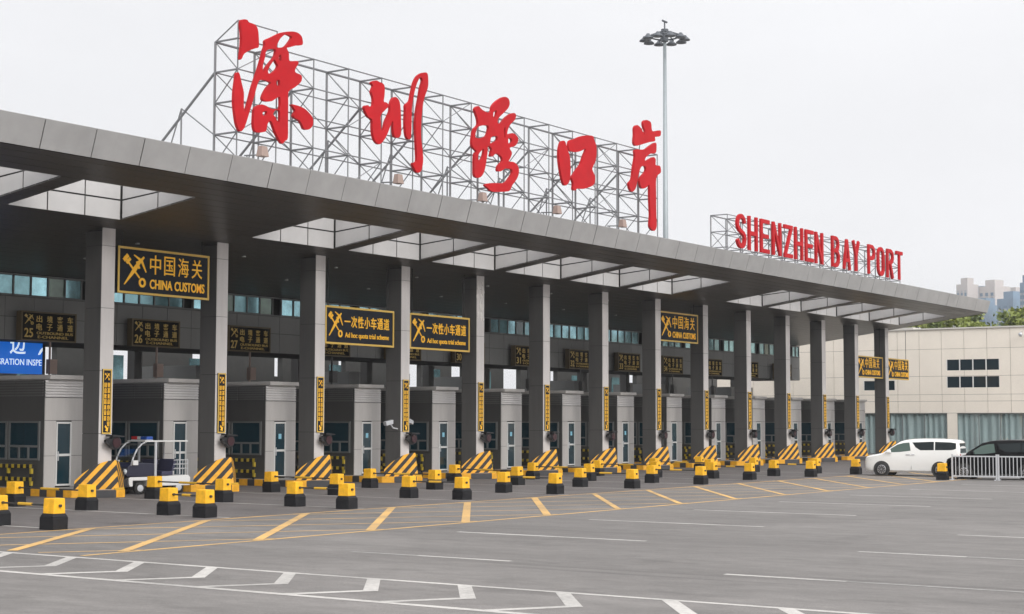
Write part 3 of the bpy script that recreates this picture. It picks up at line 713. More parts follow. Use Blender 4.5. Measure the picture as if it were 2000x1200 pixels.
for i in range(10):
    a = 2 * math.pi * (i + .25) / 10
    mb = MB(); c = (1.62 * math.cos(a), 1.62 * math.sin(a))
    mb.lathe([(.12, .34), (.2, .2), (.42, .02), (.44, -.07), (.36, -.08)], (c[0], c[1], 33.72), n=12); mb.build('lamp_head', 'lamp_dark', mast, smooth=True)

mat('screen_sticker', (0.25, 0.55, 0.70), 0.5)
# ================================================================ lane islands, crash noses, booths, rails
CX = lambda k: SX * k + .30
NL = 14
ordn = lambda k: NTH[k]
where = lambda k: 'in front of the %s booth from the left' % ordn(k)
# traffic islands
isl = thing('lane_island', '', 'traffic island', (CX(0), 0, 0), 0, 'concrete lane islands under the booths')
mb = MB(); mb.prism([(-1.27, .30), (-.25, -.85), (.25, -.85), (1.27, .30), (1.27, 11), (-1.27, 11)], 'z', .0, .28); mb.build('kerb', 'kerb_stripes', isl, bevel=.02)
mb = MB(); mb.prism([(-1.15, .36), (-.2, -.72), (.2, -.72), (1.15, .36), (1.15, 10.9), (-1.15, 10.9)], 'z', .276, .30); mb.build('paving', 'island_concrete', isl)
# striped crash nose
def nose_bm():
    mb = MB(); n = 10; L, Rr = [], []
    for i in range(n + 1):
        t = i / n; L.append((-1.18 * t, -.62 + .86 * t, 1.36 - .74 * t ** 2.0)); Rr.append((1.18 * t, -.62 + .86 * t, 1.36 - .74 * t ** 2.0))
    base = [(-1.22 * i / n, -.80 + 1.06 * i / n, .29) for i in range(n + 1)]
    vs = []; fs = []
    for i in range(n + 1): vs += [L[i], Rr[i], base[i], (-base[i][0], base[i][1], .29)]
    for i in range(n):
        a, b = 4 * i, 4 * i + 4
        fs += [(a, b, b + 2, a + 2), (b + 1, a + 1, a + 3, b + 3), (a, a + 1, b + 1, b)]
    fs.append((4 * n, 4 * n + 1, 4 * n + 3, 4 * n + 2))
    return mb.add(vs, fs)
nose = thing('crash_nose', '', 'crash barrier', (CX(0), 0, 0), 0, 'striped crash noses on the island tips')
nose_bm().build('striped_body', 'chevron_stripes', nose)
mb = MB(); mb.box(-.22, .22, -.84, -.80, .285, .36); mb.build('base_plate', 'rod_yellow', nose)

# booth
bo = thing('inspection_booth', '', 'booth', (CX(0), 2.2, .30), 0, 'inspection booths on the lane islands')
bw, bd = .96, 8.0
mb = MB()
mb.box(-bw, -bw + .06, .05, bd, 0, 4.02); mb.box(bw - .06, bw, .05, bd, 0, 4.02); mb.box(-bw + .065, bw - .065, bd - .08, bd, 0, 4.02)
mb.box(-bw + .065, bw - .065, .2, .26, 0, 4.02); mb.box(-bw + .07, bw - .07, .3, bd - .1, 3.9, 4.0)
mb.build('side_wall', 'booth_shade_cladding', bo)
mb = MB()      # front panels round the door
dx0, dx1, dz0, dz1 = -.42, .30, .06, 2.46
for a, b, c, d2 in ((-bw, dx0 - .01, 0, 1.18), (-bw, dx0 - .01, 1.195, 2.50), (dx1 + .01, bw, 0, 1.18), (dx1 + .01, bw, 1.195, 2.50), (-bw, bw, 2.515, 3.36)):
    mb.box(a, b, 0, .04, c, d2)
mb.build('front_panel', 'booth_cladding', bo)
mb = MB(); mb.box(-bw + .02, bw - .02, .03, .045, 3.38, 4.02)
for i in range(6): mb.hexa([(-bw, -.012, 3.40 + .103 * i), (bw - .0, -.012, 3.40 + .103 * i), (bw, .025, 3.44 + .103 * i), (-bw, .025, 3.44 + .103 * i), (-bw, -.012, 3.43 + .103 * i), (bw, -.012, 3.43 + .103 * i), (bw, .025, 3.485 + .103 * i), (-bw, .025, 3.485 + .103 * i)])
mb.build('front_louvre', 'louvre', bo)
for s in (-1, 1):
    mb = MB()
    for j in range(5):
        y0 = .12 + j * 1.57
        for i in range(6): mb.box(min(s * (bw + .002), s * (bw + .03)), max(s * (bw + .002), s * (bw + .03)), y0, y0 + 1.52, 3.42 + .1 * i, 3.48 + .1 * i)
    mb.build('side_louvre', 'louvre_shade', bo)
mb = MB(); mb.box(-bw + .08, bw + .04, -.16, bd + .1, 4.06, 4.22); mb.box(-bw + .14, bw - .1, -.02, bd, 4.02, 4.06); mb.build('roof', 'booth_cladding', bo, bevel=.012)
dr = MB()
dr.box(dx0, dx0 + .055, -.02, .05, dz0, dz1); dr.box(dx1 - .055, dx1, -.02, .05, dz0, dz1); dr.box(dx0 + .055, dx1 - .055, -.02, .05, dz1 - .07, dz1)
dr.box(dx0 + .055, dx1 - .055, -.02, .05, dz0, dz0 + .07); dr.box(dx0 + .055, dx1 - .055, -.02, .05, 1.17, 1.26)
door = dr.build('door', 'white_frame', bo)
mb = MB(); mb.box(dx0 + .055, dx1 - .055, .01, .03, dz0 + .07, 1.17); mb.build('pane', 'dark_glass', door)
mb = MB(); mb.box(dx0 + .055, dx1 - .055, .01, .03, 1.26, dz1 - .07); mb.build('pane', 'dark_glass', door)
mb = MB(); mb.box(dx0 + .065, dx0 + .095, -.06, -.02, 1.0, 1.35); mb.build('handle', 'galvanised', door)
for s in (-1, 1):
    for j in range(4):
        y0 = .25 + 1.86 * j; fm = MB(); X0, X1 = sorted((s * (bw + .003), s * (bw + .045)))
        def fb(a, b, c, e): fm.box(X0, X1, a, b, c, e)
        y1 = y0 + 1.78
        fb(y0, y0 + .09, 1.02, 2.48); fb(y1 - .09, y1, 1.02, 2.48); fb(y0 + .09, y1 - .09, 2.42, 2.48); fb(y0 + .09, y1 - .09, 1.50, 1.58); fb(y0 + .09, y1 - .09, 1.02, 1.09)
        for c in (y0 + .62, y0 + 1.16): fb(c - .05, c + .05, 1.09, 1.50)
        w = fm.build('window', 'grey_frame', bo)
        gm = MB(); g0, g1 = sorted((s * (bw + .004), s * (bw + .018)))
        gm.box(g0, g1, y0 + .09, y1 - .09, 1.58, 2.42); gm.box(g0, g1, y0 + .09, y0 + .57, 1.09, 1.50); gm.box(g0, g1, y0 + .67, y0 + 1.11, 1.09, 1.50); gm.box(g0, g1, y0 + 1.21, y1 - .09, 1.09, 1.50)
        gm.build('pane', 'dark_glass', w)
# guard rail beside the booth
gr = thing('guard_rail', '', 'guard rail', (CX(0) - 1.13, 3.0, 0), 0, 'black and yellow guard rails beside the booths')
for z in (.62, 1.10):
    mb = MB(); mb.box(-.05, .05, -.4, 6.6, z - .07, z + .07); mb.build('bar', 'rail_stripes_y', gr, bevel=.012)
for i in range(6):
    mb = MB(); mb.box(-.045, .045, -.3 + 1.3 * i - .05, -.3 + 1.3 * i + .05, .0, 1.02); mb.build('post', 'rail_stripes_z', gr)
# signal lamp on the pillar front
sg = thing('signal_lamp', '', 'signal lamp', (.42, -.02, 2.0), 0, 'black signal lamps on the pillar fronts')
mb = MB(); mb.lathe([(.05, -.18), (.26, -.16), (.27, .0), (.24, .04)], (.12, -.16, 0), 'y', 16); hd = mb.build('lamp_housing', 'black_plastic', sg)
mb = MB(); mb.lathe([(.19, -.19), (.18, -.17)], (.12, -.17, 0), 'y', 16); mb.build('lens', 'signal_red', hd)
mb = MB(); mb.hexa([(-.36, -.34, .02), (-.1, -.30, -.12), (-.1, -.1, -.12), (-.36, -.2, .02), (-.36, -.34, .10), (-.1, -.30, .16), (-.1, -.1, .16), (-.36, -.2, .10)]); mb.box(-.1, .06, -.12, .01, -.06, .06); mb.build('bracket', 'black_plastic', sg)
mb = MB(); mb.prism([(-.18, .22), (.40, .20), (.40, .25), (-.18, .29)], 'y', -.46, -.08); mb.build('hood', 'black_plastic', sg)
# vertical lane sign on the pillar
vs_ = thing('lane_notice', '', 'sign', (.0, -.005, 0), 0, 'vertical yellow lane notices on the pillar fronts')
x0, x1, z0, z1 = .10, .53, 2.32, 4.72
mb = MB(); mb.box(x0, x1, -.045, -.0, z0, z1); mb.build('panel', 'sign_black', vs_)
mb = MB(); mb.box(x0, x0 + .045, -.055, -.046, z0, z1); mb.box(x1 - .045, x1, -.055, -.046, z0, z1); mb.box(x0 + .045, x1 - .045, -.055, -.046, z0, z0 + .05); mb.box(x0 + .045, x1 - .045, -.055, -.046, z1 - .05, z1); mb.build('border', 'sign_gold', vs_)
rg = random.Random(5); mb = MB()
def glyph(m, cx_, cz_, w, h, y):
    for i in range(4):
        zz = cz_ - h / 2 + h * (i + .15) / 3.6; ww = w * rg.uniform(.6, 1)
        m.box(cx_ - ww / 2, cx_ + ww / 2, y, y + .006, zz, zz + h * .15)
    for xx in (cx_ - w * rg.uniform(.2, .42), cx_ + w * rg.uniform(.1, .4)): m.box(xx - w * .06, xx + w * .06, y - .002, y + .006, cz_ - h * rg.uniform(.3, .5), cz_ + h * rg.uniform(.3, .5))
for c, nrow in ((.235, 7), (.395, 8)):
    for i in range(nrow): glyph(mb, c, 4.12 - i * .205, .125, .165, -.054)
mb.build('lettering', 'sign_yellow', vs_)
def emblem(cx_, cz_, w, h, y, dep):
    """crossed key and winged staff"""
    m = MB()
    def P(u, v): return (cx_ + (u - .5) * w, cz_ + (v - .5) * h)
    def bar(u0, v0, u1, v1, t0, t1=None, k=0):
        t1 = t0 if t1 is None else t1
        a, b = Vector(P(u0, v0)), Vector(P(u1, v1)); d_ = (b - a).normalized(); n_ = Vector((-d_.y, d_.x))
        m.prism([tuple(a - n_ * t0 * w / 2), tuple(b - n_ * t1 * w / 2), tuple(b + n_ * t1 * w / 2), tuple(a + n_ * t0 * w / 2)], 'y', y - dep - k, y)
    bar(.04, .92, .72, .28, .07, .05); bar(.02, .80, .20, .98, .13, .13, .0007); bar(.14, .72, .30, .88, .10, .10, .0014)
    for i in range(10):
        a0, a1 = 2 * math.pi * i / 10, 2 * math.pi * (i + 1) / 10
        bar(.84 + .12 * math.cos(a0), .14 + .12 * math.sin(a0), .84 + .12 * math.cos(a1), .14 + .12 * math.sin(a1), .075, None, .002 + .0004 * i)
    bar(.05, .04, .46, .50, .03, .14, .0035); bar(.46, .50, .74, .84, .17, .10, .0042); bar(.70, .78, .90, .96, .11, .06, .0049)
    bar(.78, .84, .46, 1.0, .09, .03, .0056); bar(.78, .86, 1.0, .48, .09, .03, .0063); bar(.58, .80, .70, .58, .07, .07, .0070)
    return m
m = emblem(.315, 4.44, .24, .26, -.046, .008); m.build('emblem', 'sign_yellow', vs_)
mb = MB(); mb.prism([(.25, 2.44), (.38, 2.40), (.41, 2.60), (.36, 2.53), (.27, 2.64), (.23, 2.58), (.30, 2.50)], 'y', -.055, -.046); mb.build('arrow', 'sign_yellow', vs_)

protos = ((isl, 'lane_island', 'concrete island with painted kerb under the %s booth from the left'),
          (nose, 'crash_nose', 'striped crash nose at the foot of the %s pillar from the left'),
          (bo, 'inspection_booth', 'grey inspection booth with glazed door, %s from the left'),
          (gr, 'guard_rail', 'black and yellow guard rail beside the %s booth from the left'),
          (sg, 'signal_lamp', 'black signal lamp on the front of the %s pillar from the left'),
          (vs_, 'lane_notice', 'narrow vertical yellow notice on the %s pillar from the left'))
for root, nm, lab in protos:
    base = root.location.copy()
    for k in range(NL):
        o = root if k == 0 else copy_tree(root)
        o.location = base + Vector((SX * k, 0, 0)); o['label'] = lab % ordn(k)

for o in list(scene.objects):
    if o.name.startswith('inspection_booth') and 11 < o.location.x < 44:
        dd = [c for c in o.children if c.name.startswith('door')][0]
        mb = MB(); mb.box(-.14, .04, -.002, .006, 1.72, 1.94); mb.build('notice', 'screen_sticker', dd)
# ================================================================ bollards with rods
bl = thing('bollard', '', 'bollard', (0, 0, 0), 0, 'yellow block bollards along the lane lines')
mb = MB(); mb.frustum(-.255, .255, -.255, .255, 0, .33, .0); mb.frustum(-.255, .255, -.255, .255, .331, .42, .05); mb.build('base', 'rubber_black', bl, bevel=.02)
mb = MB(); mb.frustum(-.20, .20, -.20, .20, .415, .81, .012); blk = mb.build('block', 'bollard_yellow', bl, bevel=.018)
for s in (-1, 1):
    mb = MB(); mb.tube((0, s * .19, .62), (0, s * .25, .62), .04, 8); mb.build('socket', 'rod_dark', blk)
rod = thing('lane_rod', '', 'rod', (0, 0, 0), 0, 'dark rods linking pairs of bollards')
def rod_parts(length, root):
    mb = MB(); mb.tube((0, 0, .62), (0, length, .62), .026, 8); b = mb.build('bar', 'rod_dark', root)
    mb = MB(); mb.tube((0, length * .36, .62), (0, length * .64, .62), .042, 8); mb.build('sleeve', 'rod_yellow', b)
LX = [-12.75, -6.3, .0, 6.35, 12.25, 18.5, 24.4, 30.5, 36.4, 41.7]
ROWY = [(-2.75, 0.45), (-6.3, .15), (-10.1, -.05), (-12.2, -.12)]
rown = ['nearest the booths', 'second out from the booths', 'third out from the booths', 'nearest the yellow road box']
first = True; rods = []
SPOT = {(0, 3): (-12.8, -12.8), (0, 2): (-12.6, -10.3), (1, 0): (-5.95, -2.75), (1, 1): (-6.2, -6.5), (1, 2): (-6.45, -10.4), (1, 3): (-6.75, -12.2),
        (2, 0): (.4, -2.55), (2, 1): (.0, -6.35), (2, 2): (-.55, -10.15), (2, 3): (-.7, -12.5), (3, 0): (6.95, -2.2), (3, 1): (6.45, -6.0), (3, 2): (6.15, -9.7), (3, 3): (6.35, -11.95),
        (4, 0): (12.3, -2.85), (4, 1): (12.7, -5.95), (4, 2): (12.05, -9.85), (4, 3): (12.15, -12.2), (5, 0): (19.6, -1.9), (5, 1): (18.7, -6.0), (5, 2): (18.5, -9.4), (5, 3): (18.45, -12.0),
        (6, 1): (24.8, -6.0), (6, 2): (24.4, -9.6), (6, 3): (24.15, -12.25), (7, 3): (30.65, -11.5), (7, 2): (31.2, -9.2), (8, 3): (36.5, -12.1), (9, 3): (41.7, -12.4)}
bpos = {}
for i in range(10):
    for j in range(4):
        if i == 0 and j < 2: continue
        x, y = SPOT.get((i, j), (LX[i] + ROWY[j][1], ROWY[j][0]))
        o = bl if first else copy_tree(bl); first = False
        o.location = (x, y, 0); o.rotation_euler = (random.uniform(-.012, .012), random.uniform(-.012, .012), random.uniform(-.09, .09)); bpos[i, j] = (x, y)
        o['label'] = 'yellow bollard in the %s line from the left, %s' % (ordn(i), rown[j])
o = copy_tree(bl); o.location = (36.35, -19.05, 0); o['label'] = 'yellow bollard on black base at the left end of the white railing'
o['group'] = 'yellow block bollards along the lane lines'
first = True
for i in range(9):
    for a, b in ((0, 1), (2, 3)):
        if (i, a) not in bpos: continue
        p, q = Vector((*bpos[i, b], 0)), Vector((*bpos[i, a], 0)); dv = q - p
        if first: o = rod; rod_parts(1.0, rod); first = False
        else: o = copy_tree(rod)
        o.location = p + dv.normalized() * .2; o.rotation_euler = (0, 0, math.atan2(dv.y, dv.x) - math.pi / 2)
        o.scale = (1, dv.length - .4, 1)
        o['label'] = 'dark rod linking the %s bollards of the %s line from the left' % ('inner' if a == 0 else 'outer', ordn(i))

# ================================================================ lane boards under the office
for k in range(13):
    b = thing('lane_board', 'dark lane display board with amber characters and the number %d' % (25 + k), 'sign', (SX * k + 3.85, 7.5, 0), 0, 'amber lane boards below the office windows')
    mb = MB(); mb.box(-1.4, 1.4, 0, .3, 6.12, 7.26); mb.build('panel', 'board_black', b)
    mb = MB(); mb.box(-1.44, -1.37, -.03, .28, 6.08, 7.30); mb.box(1.37, 1.44, -.03, .28, 6.08, 7.30); mb.box(-1.37, 1.37, -.03, .28, 7.24, 7.30); mb.box(-1.37, 1.37, -.03, .28, 6.08, 6.14); mb.build('border', 'board_frame', b)
    lt = MB()
    for ln, z in (('出境客车', 6.86), ('电子通道', 6.53)):
        for i, c in enumerate(ln): merge(lt, text_mesh(c, .29, .28, .02, bold=.008), (-.66 + i * .54, -.02, z))
    merge(lt, text_mesh('OUTBOUND BUS', 1.9, .11, .02), (-.64, -.02, 6.36)); merge(lt, text_mesh('E-CHANNEL', 1.6, .11, .02), (-.58, -.02, 6.20))
    lt.build('lettering', 'board_amber', b)
    nb = MB(); merge(nb, text_mesh(str(25 + k), .44, .38, .02, bold=.01), (-1.27, -.02, 6.22)); nb.build('number', 'board_amber', b)
    emblem(-1.03, 6.96, .46, .42, -.0, .012).build('emblem', 'board_amber', b)
    mb = MB(); mb.tube((.2, .15, 4.6), (.2, .15, 6.1), .05); mb.box(.1, .48, .0, .25, 4.75, 5.35); mb.build('support', 'pink_box' if k < 3 else 'dark_shade_cladding', b)

# blue immigration screen at the left
bs = thing('blue_display', 'bright blue display screen with white writing under the office at the far left', 'display screen', (1.0, 9.4, 0))
mb = MB(); mb.box(0, 4.12, 0, .2, 4.78, 7.0); mb.build('panel', 'screen_blue', bs)
lt = MB(); merge(lt, text_mesh('IMMIGRATION INSPE', 3.0, .26, .01), (1.07, -.012, 5.14)); 
lt.build('lettering', 'screen_white', bs)
lt = MB(); merge(lt, text_mesh('边', .82, .80, .01, bold=.01), (2.40, -.012, 5.60)); lt.build('character', 'screen_white', bs); lt = MB(); lt.prism([(3.88, 5.60), (4.0, 5.63), (4.115, 5.78), (4.115, 5.92), (3.98, 5.80)], 'y', -.012, -.002); lt.build('character', 'screen_white', bs)

# ================================================================ customs signs between the pillars
def customs(x0, x1, z0, z1, kind, label, y=.18):
    s = thing('customs_sign', label, 'sign', (x0, y, 0), 0, 'customs signs hung between the pillars')
    w = x1 - x0
    mb = MB(); mb.box(0, w, 0, .16, z0, z1); mb.build('panel', 'sign_black', s)
    mb = MB(); t = .085
    mb.box(0, t, -.03, -.002, z0, z1); mb.box(w - t, w, -.03, -.002, z0, z1); mb.box(t, w - t, -.03, -.002, z1 - t, z1); mb.box(t, w - t, -.03, -.002, z0, z0 + t)
    mb.build('border', 'sign_gold', s)
    lt = MB(); h = z1 - z0
    if kind == 0:
        for i, c in enumerate('中国海关'): merge(lt, text_mesh(c, .56, .74, .02), (1.62 + i * .74, -.022, z0 + h * .46))
        merge(lt, text_mesh('CHINA', 1.18, .37, .02, bold=.02), (1.62, -.022, z0 + h * .14)); merge(lt, text_mesh('CUSTOMS', 1.62, .37, .02, bold=.02), (2.92, -.022, z0 + h * .14))
        emblem(.85, z0 + h * .5, 1.15, 1.2, -.0, .025).build('emblem', 'sign_yellow', s)
    else:
        for i, c in enumerate('一次性小车通道'): merge(lt, text_mesh(c, .40, .06 if i == 0 else .52, .02, bold=.012), (1.30 + i * .46, -.022, z0 + h * (.60 if i == 0 else .46)))
        merge(lt, text_mesh('Ad hoc quota trial scheme', 3.1, .30, .02, bold=.01), (1.34, -.022, z0 + h * .15))
        emblem(.70, z0 + h * .52, .95, 1.1, -.0, .025).build('emblem', 'sign_yellow', s)
    lt.build('lettering', 'sign_yellow', s)
    
    for xx in (.3, w - .3): mb = MB(); mb.tube((xx, .1, z1), (xx, .1, sof(y)), .02); mb.build('hanger', 'dark_gap', s)
customs(.92, 5.72, 7.62, 9.40, 0, 'large China customs sign with crossed key emblem between the first two pillars')
customs(12.83, 17.65, 6.18, 7.86, 1, 'ad hoc quota lane sign in yellow letters, left one of the pair')
customs(18.84, 23.62, 6.18, 7.86, 1, 'ad hoc quota lane sign in yellow letters, right one of the pair')
customs(42.75, 47.6, 7.55, 9.32, 0, 'China customs sign hung high between pillars near the middle of the hall')
customs(72.73, 77.85, 6.10, 7.72, 0, 'China customs sign in the last gap between pillars')
customs(78.68, 83.35, 6.10, 7.72, 0, 'China customs sign outside the last pillar against the beige building')

# security cameras on the fourth pillar
def cctv(loc, rz, label):
    c = thing('security_camera', label, 'security camera', loc, rz, 'white cameras on the fourth pillar')
    mb = MB(); mb.path([(0, 0, 0), (.32, 0, .04), (.5, 0, .22)], .035); mb.build('arm', 'white_metal', c)
    mb = MB(); mb.hexa([(.40, -.09, .22), (.88, -.09, .14), (.88, .09, .14), (.40, .09, .22), (.40, -.09, .42), (.95, -.09, .32), (.95, .09, .32), (.40, .09, .42)]); mb.build('camera_body', 'white_metal', c, bevel=.02)
cctv((18.0, .2, 2.45), math.pi, 'white bullet camera on an arm at the left side of the fourth pillar')
cctv((18.63, .2, 2.5), R(20), 'white bullet camera on an arm at the right side of the fourth pillar')

# ================================================================ vehicles
def interp(tab, x):
    for (a, va), (b, vb) in zip(tab[:-1], tab[1:]):
        if a >= x >= b: return va + (vb - va) * (a - x) / (a - b) if a != b else va
    return tab[0][1] if x > tab[0][0] else tab[-1][1]
TOP = [(2.475, .74), (2.46, .86), (2.42, .98), (2.32, 1.04), (2.1, 1.09), (1.8, 1.14), (1.5, 1.21), (1.25, 1.38), (.95, 1.58), (.6, 1.80), (.3, 1.885), (0, 1.92), (-.6, 1.945), (-1.4, 1.94), (-2.0, 1.91), (-2.3, 1.87), (-2.40, 1.80), (-2.46, 1.50), (-2.475, 1.15)]
WID = [(2.475, .66), (2.46, .72), (2.42, .78), (2.32, .84), (2.1, .89), (1.8, .915), (1.5, .925), (-2.0, .925), (-2.3, .905), (-2.40, .88), (-2.475, .84)]
BOT = [(2.475, .34), (2.42, .26), (2.2, .2), (-2.2, .2), (-2.42, .28), (-2.475, .36)]
def side_y(x, z):
    w = interp(WID, x)
    return w - max(0, z - 1.12) * .17
def van(paint, root_name, label, loc, rz):
    v = thing(root_name, label, 'van', loc, rz, 'people carriers queueing at the right')
    xs = [t[0] for t in TOP]; xs = sorted(set(xs + [-.3, -1.0, -1.7, 2.2, 1.65]), reverse=True)
    vs, fs = [], []; n = 17
    for x in xs:
        zt, zb, w = interp(TOP, x), interp(BOT, x), interp(WID, x)
        if zt > 1.34: zz = [zb + .10, zb + .35, .80, 1.12, (1.12 + zt - .13) / 2, zt - .13]
        else: zz = [zb + .10, zb + .28, zb + (zt - zb) * .6, zt - .22, zt - .15, zt - .09]
        half = [(0, zb), (w * .86, zb)] + [(side_y(x, z) * (.965 if i == 0 else 1), z) for i, z in enumerate(zz)]
        yt = half[-1][0]; half.append((yt - .09, zt - .02)); 
        ring = half + [(yt * .5, zt + .004)]
        ring = ring[:1] + [(a, b) for a, b in ring[1:]]
        full = [(a, b) for a, b in ring] + [(0, zt + .01)] + [(-a, b) for a, b in reversed(ring[1:])]
        n = len(full)
        vs += [(x, a, b) for a, b in full]
    for i in range(len(xs) - 1):
        for j in range(n): fs.append((i * n + j, i * n + (j + 1) % n, (i + 1) * n + (j + 1) % n, (i + 1) * n + j))
    fs.append(tuple(range(n))); fs.append(tuple(reversed(range((len(xs) - 1) * n, len(xs) * n))))
    body = MB().add(vs, fs).build('body', paint, v); smooth_by_angle(body, 32)
    def side_panel(name, poly, m, parent, off=.006, th=.012, sides=(1, -1), lift=0):
        for s in sides:
            mb = MB(); k = len(poly)
            a = [(x, s * (side_y(x, z) + off), z) for x, z in poly]; b = [(x, s * (side_y(x, z) + off - th), z) for x, z in poly]
            mb.add(a + b, [tuple(range(k)), tuple(reversed(range(k, 2 * k)))] + [(i, k + i, k + (i + 1) % k, (i + 1) % k) for i in range(k)])
            mb.build(name, m, parent)
    side_panel('side_window', [(1.30, 1.22), (1.05, 1.42), (.72, 1.63), (.40, 1.72), (.10, 1.745), (.03, 1.32), (.6, 1.25)], 'car_glass_green_reflection', body)
    side_panel('side_window', [(-.05, 1.75), (-1.0, 1.79), (-1.16, 1.79), (-1.16, 1.36), (-.46, 1.35), (-.22, 1.50)], 'car_glass', body)
    side_panel('side_window', [(-1.22, 1.79), (-2.0, 1.765), (-2.0, 1.37), (-1.22, 1.36)], 'car_glass', body)
    side_panel('side_window', [(-2.0, 1.765), (-2.28, 1.725), (-2.28, 1.44), (-2.15, 1.385), (-2.0, 1.37)], 'car_glass', body)
    for xa, xb, za, zb in ((.05, .27, 1.10, 1.14), (-.18, .0, 1.10, 1.14)): side_panel('door_handle', [(xa, za), (xb, za), (xb, zb), (xa, zb)], 'chrome', body, .03, .04)
    for x in (.0, 1.32, -1.2): side_panel('door_gap', [(x, .36), (x + .014, .36), (x + .014, 1.2), (x, 1.2)], 'rod_dark', body, .003, .01)
    side_panel('sill_trim', [(1.1, .235), (-1.0, .235), (-1.0, .29), (1.1, .29)], 'chrome' if paint == 'car_white' else 'rod_dark', body, .008)
    # windscreen and rear window follow the body
    def top_panel(name, x0, x1, wf, m, off):
        mb = MB(); k = 8; A = []
        for i in range(k + 1):
            x = x0 + (x1 - x0) * i / k; zt = interp(TOP, x); yy = (side_y(x, zt - .13) - .085) * wf
            A += [(x, -yy, zt + off - .012), (x, -yy * .5, zt + off), (x, yy * .5, zt + off), (x, yy, zt + off - .012)]
        F = []
        for i in range(k):
            for j in range(3): F.append((4 * i + j, 4 * i + j + 1, 4 * i + 5 + j, 4 * i + 4 + j))
        o = mb.add(A, F).build(name, m, body)
        sm = o.modifiers.new('thickness', 'SOLIDIFY'); sm.thickness = .012; sm.offset = 0
    top_panel('windscreen', 1.46, .62, 1.0, 'car_glass', .022)
    mb = MB(); mb.hexa([(-2.49, -.70, 1.22), (-2.49, .70, 1.22), (-2.45, .70, 1.24), (-2.45, -.70, 1.24), (-2.43, -.64, 1.72), (-2.43, .64, 1.72), (-2.38, .64, 1.72), (-2.38, -.64, 1.72)]); mb.build('rear_window', 'car_glass', body)
    for s in (1, -1):
        mb = MB(); mb.hexa([(-2.49, s * .58, .92), (-2.49, s * .80, .92), (-2.36, s * .905, .92), (-2.36, s * .7, .92), (-2.485, s * .62, 1.16), (-2.485, s * .80, 1.16), (-2.33, s * .90, 1.16), (-2.33, s * .7, 1.16)]); mb.build('tail_light', 'lamp_red', body)
        mb = MB(); mb.hexa([(2.455, s * .42, .76), (2.43, s * .78, .76), (2.1, s * .895, .80), (2.2, s * .5, .8), (2.44, s * .42, .90), (2.40, s * .79, .93), (2.1, s * .885, .97), (2.2, s * .5, .93)]); mb.build('headlight', 'lamp_clear', body)
        mb = MB(); mb.frustum(1.02, 1.24, min(s * .93, s * 1.10), max(s * .93, s * 1.10), 1.22, 1.38, .03); mb.build('mirror', paint, body, bevel=.02)
    mb = MB(); mb.box(2.44, 2.485, -.42, .42, .42, .88); mb.build('grille', 'alloy', body)
    for x in (1.545, -1.455):
        for s in (1, -1):
            mb = MB(); y = s * .932
            mb.lathe([(.425, -.05), (.425, .006 * 1)] if s > 0 else [(.425, .05), (.425, -.006)], (x, s * .925, .36), 'y', 28); mb.build('wheel_arch', 'rod_dark', body)
            w = MB(); w.lathe([(.20, -.11), (.31, -.12), (.345, -.08), (.345, .08), (.31, .12), (.20, .11)], (x, s * .835, .345), 'y', 28)
            wo = w.build('wheel', 'tyre', v, smooth=True)
            r = MB(); r.lathe([(.235, 0), (.235, .02), (.21, .03), (.06, .03), (.05, .045)] if s > 0 else [(.235, 0), (.235, -.02), (.21, -.03), (.06, -.03), (.05, -.045)], (x, s * .945, .345), 'y', 24)
            ro = r.build('rim', 'alloy', wo)
            sp = MB()
            for i in range(10):
                a = 2 * math.pi * i / 10 + .3
                sp.hexa([(x + .05 * math.cos(a - .3), s * .976, .345 + .05 * math.sin(a - .3)), (x + .2 * math.cos(a - .11), s * .976, .345 + .2 * math.sin(a - .11)), (x + .2 * math.cos(a + .11), s * .976, .345 + .2 * math.sin(a + .11)), (x + .05 * math.cos(a + .3), s * .976, .345 + .05 * math.sin(a + .3)),
                         (x + .05 * math.cos(a - .3), s * .985, .345 + .05 * math.sin(a - .3)), (x + .2 * math.cos(a - .11), s * .98, .345 + .2 * math.sin(a - .11)), (x + .2 * math.cos(a + .11), s * .98, .345 + .2 * math.sin(a + .11)), (x + .05 * math.cos(a + .3), s * .985, .345 + .05 * math.sin(a + .3))])
            sp.build('rim_slots', 'tyre', wo)
    return v
van('car_white', 'people_carrier', 'white people carrier stopped beside the last lane', (41.2, -15.9, 0), R(97))
van('car_black', 'people_carrier', 'black people carrier behind the white railing at the right edge', (38.9, -21.05, 0), R(97))

# ---------------------------------------------------------------- patrol cart
ct = thing('patrol_cart', 'open white and navy electric patrol cart with a red and blue light bar', 'patrol cart', (3.35, .85, 0), R(168))
mb = MB()
mb.prism([(-1.42, .30), (.42, .30), (.42, .34), (.45, .66), (-1.36, .70), (-1.45, .60)], 'y', -.64, .64); 
mb.prism([(1.08, .30), (1.22, .30), (1.26, .42), (1.26, .60), (1.2, .66), (1.08, .66)], 'y', -.60, .60)
mb.box(.42, 1.085, -.58, .58, .52, .66)
b = mb.build('body', 'cart_white', ct, bevel=.03)
mb = MB(); mb.prism([(.12, .665), (1.34, .665), (1.40, .74), (1.30, 1.06), (1.16, 1.20), (.98, 1.22), (.6, 1.20), (.16, 1.17)], 'y', -.60, .60); mb.build('front_cowl', 'navy', ct, bevel=.04)
mb = MB(); mb.prism([(1.30, .67), (1.47, .62), (1.43, .84), (1.36, .98), (1.24, 1.06)], 'y', -.52, .52); mb.build('front_panel', 'black_plastic', ct, bevel=.03)
